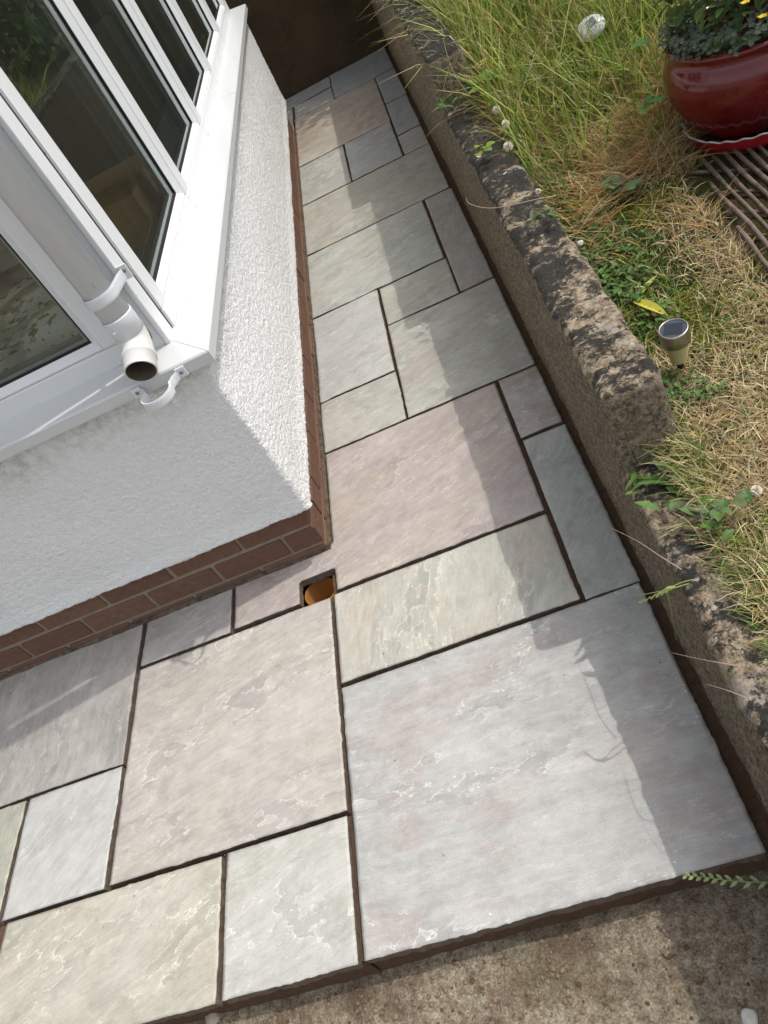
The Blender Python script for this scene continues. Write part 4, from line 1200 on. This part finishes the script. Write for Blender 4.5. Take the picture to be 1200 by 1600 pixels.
# small stones
for (px, py, z, r, col, lab) in [(1026, 489, .455, .010, (.45, .25, .15), 'small orange brown stone beside the curled yellow leaf'), (1171, 1590, -.097, .013, (.55, .53, .50), 'white pebble on the concrete in the bottom right corner'), (332, 1588, -.097, .017, (.36, .31, .24), 'pale stone on the ground below the paving edge at the bottom'), (906, 380, .53, .008, (.52, .48, .42), 'tiny white stone at the back of the coping')]:
    p = at_px(px, py, z); bm = bmesh.new(); bmesh.ops.create_icosphere(bm, subdivisions=3, radius=r)
    for v_ in bm.verts:
        v_.co *= 1 + .35 * noise.noise(v_.co / r * .9 + Vector((px, py, 0))); v_.co.z *= .7; v_.co += p
    o = bm_obj('pebble', bm, plain('pebble_%d' % px, col, .85, .3, .3, 90, .5, 200, .002), None, True); tag(o, lab, 'stone')

# ------------------------------------------------------------------ solar lights
axs = Vector((-.03, -.10, 1)).normalized()
sl = at_px(1052, 514, .535)
KS = 1.0
SB = sl - axs * .0967 * KS
sol = thing('solar_light', SB, 'small round solar light with steel collar and yellowed lens by the coping end', 'solar light')
ux = axs.cross(Vector((0.5, 1, 0))).normalized(); uy = axs.cross(ux)
def axl(prof, n=40, c=SB, ax_=axs, K=1.0):
    V = []; F = []
    if ax_ is axs: prof = [(r * KS, s_ * KS) for r, s_ in prof]
    for (r, s) in prof:
        for k in range(n):
            a = 2 * PI * k / n; V.append(c + ax_ * s + (ux * math.cos(a) + uy * math.sin(a)) * r)
    for i in range(len(prof) - 1):
        for k in range(n): F.append((i * n + k, i * n + (k + 1) % n, (i + 1) * n + (k + 1) % n, (i + 1) * n + k))
    return V, F
t = NT('brushed_steel'); v = t.coord(scale=(1, 1, 40))
M['steel'] = t.fin(t.mix(t.noise(v, 30, 4), (.28, .25, .22), (.48, .46, .43)), .32, None, .5, Metallic=1.0)
t = NT('yellowed_plastic')
M['lens'] = t.fin((.52, .50, .26), .35, None, .5, **{'Transmission Weight': .25, 'Subsurface Weight': .2})
M['solar'] = plain('solar_cell', (.016, .022, .034), .6, .2, .3, 60)
M['cellback'] = plain('solar_face', (.045, .055, .07), .6, .2, .2, 50)
V, F = axl([(.0265, .066), (.0272, .067), (.0272, .095), (.0262, .0985), (.0242, .0988), (.0238, .0965)]); mk('collar', V, F, M['steel'], sol, True)
V, F = axl([(.0242, .0967), (0, .0967)]); cb = mk('solar_face', V, F, M['cellback'], sol)
V = [SB + axs * .0973 * KS + (ux * a + uy * b) * KS for a, b in ((-.0165, -.0145), (.0165, -.0145), (.0165, .0145), (-.0165, .0145))]
mk('solar_cell', V, [(0, 1, 2, 3)], M['solar'], cb)
V, F = axl([(.0160, .018), (.0205, .066)]); mk('lens', V, F, M['lens'], sol, True)
V, F = axl([(.0, .018), (.0160, .018)]); mk('lens_base', V, F, M['lens'], sol, True)
V, F = axl([(.004, .018), (.007, .016), (.006, -.03), (.001, -.08)], 12); mk('spike', V, F, M['black'], sol, True)

dl = at_px(922, 41, .675); zb = zl(dl.x, dl.y)
dome = thing('dome_solar_light', (dl.x, dl.y, zb), 'clear domed solar light half hidden in the long grass', 'solar light')
axd = Vector((-.25, -.45, .86)).normalized(); ux = axd.cross(Vector((0, 1, 0))).normalized(); uy = axd.cross(ux)
cD = dl - axd * .01
t = NT('clear_dome')
M['dome'] = t.fin((.80, .83, .80), .14, None, .6, **{'Transmission Weight': .30})
V, F = axl([(.042, 0), (.041, .005), (.034, .012), (.023, .017), (.010, .0195), (0, .020)], 40, cD, axd); mk('dome', V, F, M['dome'], dome, True)
V, F = axl([(.041, -.003), (.0425, 0), (.041, .003)], 40, cD, axd); mk('rim', V, F, M['steel'], dome, True)
V = [cD + axd * .0210 + ux * (a - .006) + uy * b for a, b in ((-.013, -.013), (.013, -.013), (.013, .013), (-.013, .013))]
mk('solar_cell', V, [(0, 1, 2, 3)], plain('grey_cell', (.16, .17, .19), .3, .5, .3, 60), dome)
V, F = tube([cD, (dl.x, dl.y, zb - .03)], .006, 10); mk('spike', V, F, M['black'], dome)
V, F = axl([(.041, -.003), (.030, -.018), (0, -.02)], 40, cD, axd); mk('base', V, F, M['black'], dome, True)

# ------------------------------------------------------------------ pot, saucer, plants, trellis
PC = (0.777, 1.857); zp = 0.512
t = NT('red_glaze'); v = t.coord()
c = t.mix(t.ramp(t.noise(t.coord(scale=(1, 1, .35)), 9, 6, .6), [(.35, 0), (.7, 1)]), (.15, .006, .008), (.08, .004, .006))
sp = t.ramp(t.noise(v, 95, 3, .5), [(.72, 0), (.76, 1)])
c = t.mix(t.math('MULTIPLY', sp, .5), c, (.4, .3, .25))
M['glaze'] = t.fin(c, .16, t.bump(t.noise(v, 14, 3), .15, .004), .55, **{'Coat Weight': .15, 'Coat Roughness': .08})
pot = thing('plant_pot', (*PC, zp), 'glossy dark red glazed round plant pot on a red saucer', 'plant pot')
V, F = lathe([(0, .004), (.098, .004), (.114, .012), (.146, .05), (.172, .095), (.182, .130), (.181, .160), (.172, .188), (.164, .200), (.167, .208), (.170, .214), (.167, .220), (.158, .220), (.152, .208), (.150, .185)], 72, (*PC, zp))
mk('pot_body', V, F, M['glaze'], pot, True)
V, F = lathe([(0, .192), (.11, .194), (.153, .190)], 40, (*PC, zp)); mk('potting_soil', V, F, M['soil'], pot, True)
t = NT('red_plastic'); v = t.coord()
M['redp'] = t.fin(t.mix(t.noise(v, 30, 5), (.36, .018, .022), (.24, .012, .015)), .38, None, .45)
M['whrim'] = plain('faded_rim', (.50, .44, .40), .5, .4, .2, 60)
sau = thing('pot_saucer', (*PC, .49), 'bright red plastic saucer with a pale wavy rim under the red pot', 'saucer')
def wob(r, z, a, i):
    k = math.sin(a * 26) * .0042 * sm(z, .008, .045); return r + k, z + .9 * k
V, F = lathe([(0, .006), (.120, .006), (.130, .0), (.134, .0), (.142, .016), (.152, .040)], 180, (*PC, .493), wob)
mk('saucer_body', V, F, M['redp'], sau, True)
V, F = lathe([(.1516, .040), (.1545, .0415), (.1540, .0445), (.1505, .044), (.1450, .036)], 180, (*PC, .493), wob)
mk('saucer_rim', V, F, M['whrim'], sau, True)

# plants in the pot
def shrub(center, n, rad, hz, Lr, Wr, cols, name, label, cat, stems=8):
    g = thing(name, center, label, cat)
    c = Vector(center)
    A = Acc()
    for k in range(stems):
        a = random.uniform(0, 2 * PI); rr = rad * random.uniform(.3, .95)
        top = c + Vector((math.cos(a) * rr, math.sin(a) * rr, hz * random.uniform(.5, 1)))
        A.add(tube([c + Vector((random.gauss(0, .02), random.gauss(0, .02), -.01)), (c + top) / 2 + Vector((random.gauss(0, .02), random.gauss(0, .02), .02)), top], [.004, .003, .0015], 6))
    vcol(A.obj('branches', M['leaf'], g), (.09, .055, .03))
    acc = {}
    for k in range(n):
        a = random.uniform(0, 2 * PI); rr = rad * math.sqrt(random.random()); z = hz * random.random() ** .8
        rr *= (0.6 + 0.4 * math.sin(PI * min(1, z / hz * .8 + .2)))
        if noise.noise(Vector((math.cos(a) * rr * 22, math.sin(a) * rr * 22, z * 22))) < -.15: continue
        p = c + Vector((math.cos(a) * rr, math.sin(a) * rr, z))
        d = Vector((math.cos(a) + random.gauss(0, .6), math.sin(a) + random.gauss(0, .6), random.gauss(.1, .5)))
        ci = random.randrange(len(cols)); acc.setdefault(ci, Acc()).add(leaf(p, d, random.uniform(*Lr), random.uniform(*Wr), random.uniform(.1, .5), n=4))
    tot = Acc(); col = []
    for ci, a_ in acc.items():
        tot.add((a_.V, a_.F)); col += [cols[ci]] * len(a_.V)
    o = tot.obj('foliage', M['leaf'], g)
    cs = np.ones((len(col), 4)); cs[:, :3] = np.array(col) * (1 + rng.normal(0, .12, (len(col), 1)))
    o.data.color_attributes.new('Col', 'FLOAT_COLOR', 'POINT').data.foreach_set('color', cs.astype(np.float32).ravel())
    return g
sh = shrub((PC[0] + .03, PC[1] + .02, zp + .20), 1500, .19, .34, (.022, .042), (.012, .022), [(.05, .10, .02), (.08, .14, .03), (.12, .19, .04), (.035, .07, .018), (.15, .20, .05)], 'pot_shrub', 'leafy green shrub with small yellow flowers growing in the red pot', 'shrub')
A = Acc()
for (px, py, z) in [(1192, 27, .79), (1165, 5, .83)]:
    q = at_px(px, py, z)
    for k in range(5): A.add(leaf(q, (math.cos(k * 1.256), math.sin(k * 1.256), .4), .011, .009, .1, n=3))
vcol(A.obj('yellow_flower', M['leaf'], sh), (.68, .45, .03))
ox = thing('pot_clover', (*PC, zp + .2), 'grey green trailing clover leaves along the rim of the red pot', 'plant')
A = Acc()
for k in range(260):
    a = random.uniform(PI * .75, PI * 2.0); rr = random.uniform(.10, .172)
    p = Vector((PC[0] + rr * math.cos(a), PC[1] + rr * math.sin(a), zp + .222 + random.uniform(0, .038) + .03 * max(0, .12 - rr) / .05 * .4))
    tilt = Vector((math.cos(a) * .35 + random.gauss(0, .25), math.sin(a) * .35 + random.gauss(0, .25), 1)).normalized()
    s0 = tilt.cross(Vector((1, 0, 0))).normalized(); s1 = tilt.cross(s0); ph = random.uniform(0, 2)
    for j in range(3):
        d = s0 * math.cos(ph + j * 2.094) + s1 * math.sin(ph + j * 2.094)
        A.add(leaf(p, d, .0125, .0125, .15, tilt, 4, .2, 1.6))
vcol(A.obj('clover_leaves', M['leaf'], ox), (.10, .13, .085), .2)
A = Acc()
for k in range(40):
    a = random.uniform(PI * .75, PI * 2.0); p = Vector((PC[0] + .10 * math.cos(a), PC[1] + .10 * math.sin(a), zp + .195))
    A.add(tube([p, p + Vector((.03 * math.cos(a), .03 * math.sin(a), .035))], .0008, 5))
vcol(A.obj('clover_stems', M['leaf'], ox), (.12, .08, .05))['kind'] = 'stuff'
# broad leaves at the left of the pot
weed(1045, 48, .76, 4, .05, .045, (.10, .20, .03), 'broad green leaves leaning out at the left of the red pot', 'broad_leaf_weed', (0.1, .6), 'weed', .018)

t = NT('willow_bark'); v = t.coord()
c = t.mix(t.ramp(t.noise(v, 26, 6, .7), [(.35, 0), (.65, 1)]), (.06, .042, .036), (.17, .125, .10))
c = t.mix(t.math('MULTIPLY', t.ramp(t.noise(v, 60, 4, .6), [(.62, 0), (.7, 1)]), .6), c, (.36, .20, .09))
M['willow'] = t.fin(c, .7, t.bump(t.noise(v, 140, 5, .7), .6, .002), .3)
tr_ = thing('willow_trellis', (.66, 1.4, .47), 'brown willow stick trellis lying flat on the lawn in front of the pot', 'trellis')
zt_ = lambda y: zl(.6, y) + .020
for k in range(15):
    x = .573 + k * .0225; y1 = 1.765 + random.uniform(-.03, .015) - (.27 if k == 0 else .06 if k == 1 else 0); y0 = .95 + .4 * k * .03
    P = [(x + .006 * noise.noise(Vector((k * 3.1, y * 5, 0))) + .10 * (y - 1.5) * .03, y, zt_(y) + .004 * noise.noise(Vector((k, y * 6, 4)))) for y in np.linspace(y1, y0, 12)]
    V, F = tube(P, [.0052 * random.uniform(.8, 1.15) * (1 - .025 * i) for i in range(12)], 8); mk('stick', V, F, M['willow'], tr_, True)
for k in range(9):
    ya = 1.76 - k * .095
    P = [(.575 + s * .36, ya - s * .28 + .004 * noise.noise(Vector((k, s * 9, 1))), zt_(ya - s * .28) - .0095) for s in np.linspace(0, 1, 9)]
    V, F = tube(P, .0042, 8); mk('cross_stick', V, F, M['willow'], tr_, True)

# ------------------------------------------------------------------ indoors, seen through the glass
t = NT('cardboard'); v = t.coord()
M['card'] = t.fin(t.mix(t.noise(v, 12, 5), (.62, .42, .24), (.52, .34, .19)), .85, None, .2)
cb_ = thing('cardboard_box', (-1.0, 2.6, .60), 'open brown cardboard box behind the first side pane', 'box')
box('carton', -1.06, -.76, 2.26, 2.66, .60, .90, M['card'], cb_, .002)
V = [(-1.06, 2.262, .90), (-.76, 2.262, .90), (-.74, 2.18, .96), (-1.08, 2.18, .96)]
mk('flap', V, [(0, 1, 2, 3)], M['card'], cb_)
tb = thing('side_table', (-1.1, 2.4, .10), 'dark wooden table under the cardboard box indoors', 'table')
wd = plain('dark_wood', (.07, .035, .02), .4, .4, .3, 12)
box('table_top', -1.6, -.78, 2.2, 3.6, .56, .60, wd, tb, .004)
for (x, y) in ((-1.55, 2.26), (-.84, 2.26), (-1.55, 3.5), (-.84, 3.5)): box('leg', x - .03, x + .03, y - .03, y + .03, .10, .56, wd, tb)
hp = thing('house_plant', (-.93, 2.92, .60), 'spiky house plant indoors behind the first side pane', 'house plant')
A = Acc()
for k in range(26):
    a = k * 2.4; A.add(leaf((-.93, 2.92, .64), (math.cos(a) * .8, math.sin(a) * .8, random.uniform(.3, 1.2)), random.uniform(.10, .17), .016, .45, n=8))
vcol(A.obj('leaves', M['leaf'], hp), (.05, .08, .025), .2)
V, F = lathe([(.035, 0), (.05, .07), (.046, .07), (.04, .05), (0, .05)], 28, (-.93, 2.92, .60)); mk('planter', V, F, M['card'], hp, True)

# floral cloth, plates and cushion behind the front pane
t = NT('floral_cloth'); v = t.coord()
c = (.80, .82, .74)
fg = t.ramp(t.noise(v, 24, 4, .6), [(.56, 0), (.60, 1)])
c = t.mix(fg, c, (.10, .17, .05))
fr_ = t.ramp(t.noise(t.coord(loc=(3, 3, 3)), 26, 3, .6), [(.63, 0), (.66, 1)])
c = t.mix(fr_, c, (.32, .10, .07))
dk = t.ramp(t.noise(t.coord(loc=(7, 1, 1)), 45, 3, .6), [(.66, 0), (.69, 1)])
c = t.mix(dk, c, (.05, .04, .03))
M['floral'] = t.fin(c, .8, None, .2)
M['china'] = plain('white_china', (.72, .76, .70), .2, .5)
M['greenrim'] = plain('green_rim', (.10, .22, .04), .3, .5)
tbl = thing('dining_table', (-1.25, 2.25, .10), 'round table with a floral cloth indoors behind the front pane', 'table')
V, F = lathe([(0, .74), (.36, .74), (.375, .73), (.385, .63), (.395, .45)], 60, (-1.25, 2.25, 0), lambda r, z, a, i: (r + (.012 * math.sin(a * 11) if i > 2 else 0), z))
mk('table_cloth', V, F, M['floral'], tbl, True)
V, F = tube([(-1.25, 2.25, .10), (-1.25, 2.25, .735)], .05, 16); mk('leg', V, F, wd, tbl)
for (x, y, z, r, lab) in [(-1.18, 2.17, .745, .19, 'large green rimmed plate on the floral table indoors'), (-1.19, 2.19, .770, .14, 'smaller green rimmed plate stacked on the large plate indoors')]:
    pl = thing('plate', (x, y, z), lab, 'plate')
    V, F = lathe([(0, .004), (r * .62, .004), (r * .70, .008), (r * .90, .018), (r * .88, .014), (r * .68, .0), (0, 0)], 60, (x, y, z)); mk('dish', V, F, M['floral'], pl, True)
    V, F = lathe([(r * .90, .0182), (r, .024), (r, .021), (r * .89, .0142)], 60, (x, y, z)); mk('plate_rim', V, F, M['greenrim'], pl, True)
cu = thing('chair_cushion', (-1.0, 1.97, .10), 'floral padded chair back indoors in the corner of the front pane', 'cushion')
bm = box_bm(-1.16, -.86, 1.90, 2.04, .60, .80, .035, 4); bm_obj('cushion_cover', bm, M['floral'], cu, True)
box('cushion_base', -1.14, -.88, 1.91, 2.03, .10, .60, wd, cu, .005)

# ------------------------------------------------------------------ hedge across the lawn, mirrored in the glass
hg = thing('garden_hedge', (1.6, 6.0, .8), 'green garden hedge beyond the far lawn mirrored in the side window', 'hedge')
N_ = 16000
Ph = np.stack([rng.uniform(.45, 4.2, N_), 5.6 + rng.uniform(0, .8, N_), .7 + rng.uniform(0, 1.9, N_)], 1)
Ph[:, 1] += .22 * np.sin(Ph[:, 0] * 3.1) + .2 * np.sin(Ph[:, 2] * 4 + Ph[:, 0])
o = blades('hedge_leaves', Ph, rng.uniform(.06, .13, N_), rng.uniform(.03, .06, N_), rng.uniform(0, 2 * PI, N_), rng.uniform(.3, 1, N_), rng.uniform(0, .5, N_), pal([(.10, .19, .03), (.15, .26, .04), (.22, .32, .07), (.06, .11, .02)], N_), M['leaf'], None, None)
del o['kind']
o.parent = hg; o.matrix_parent_inverse = Matrix.Translation((-1.6, -6.0, -.8))
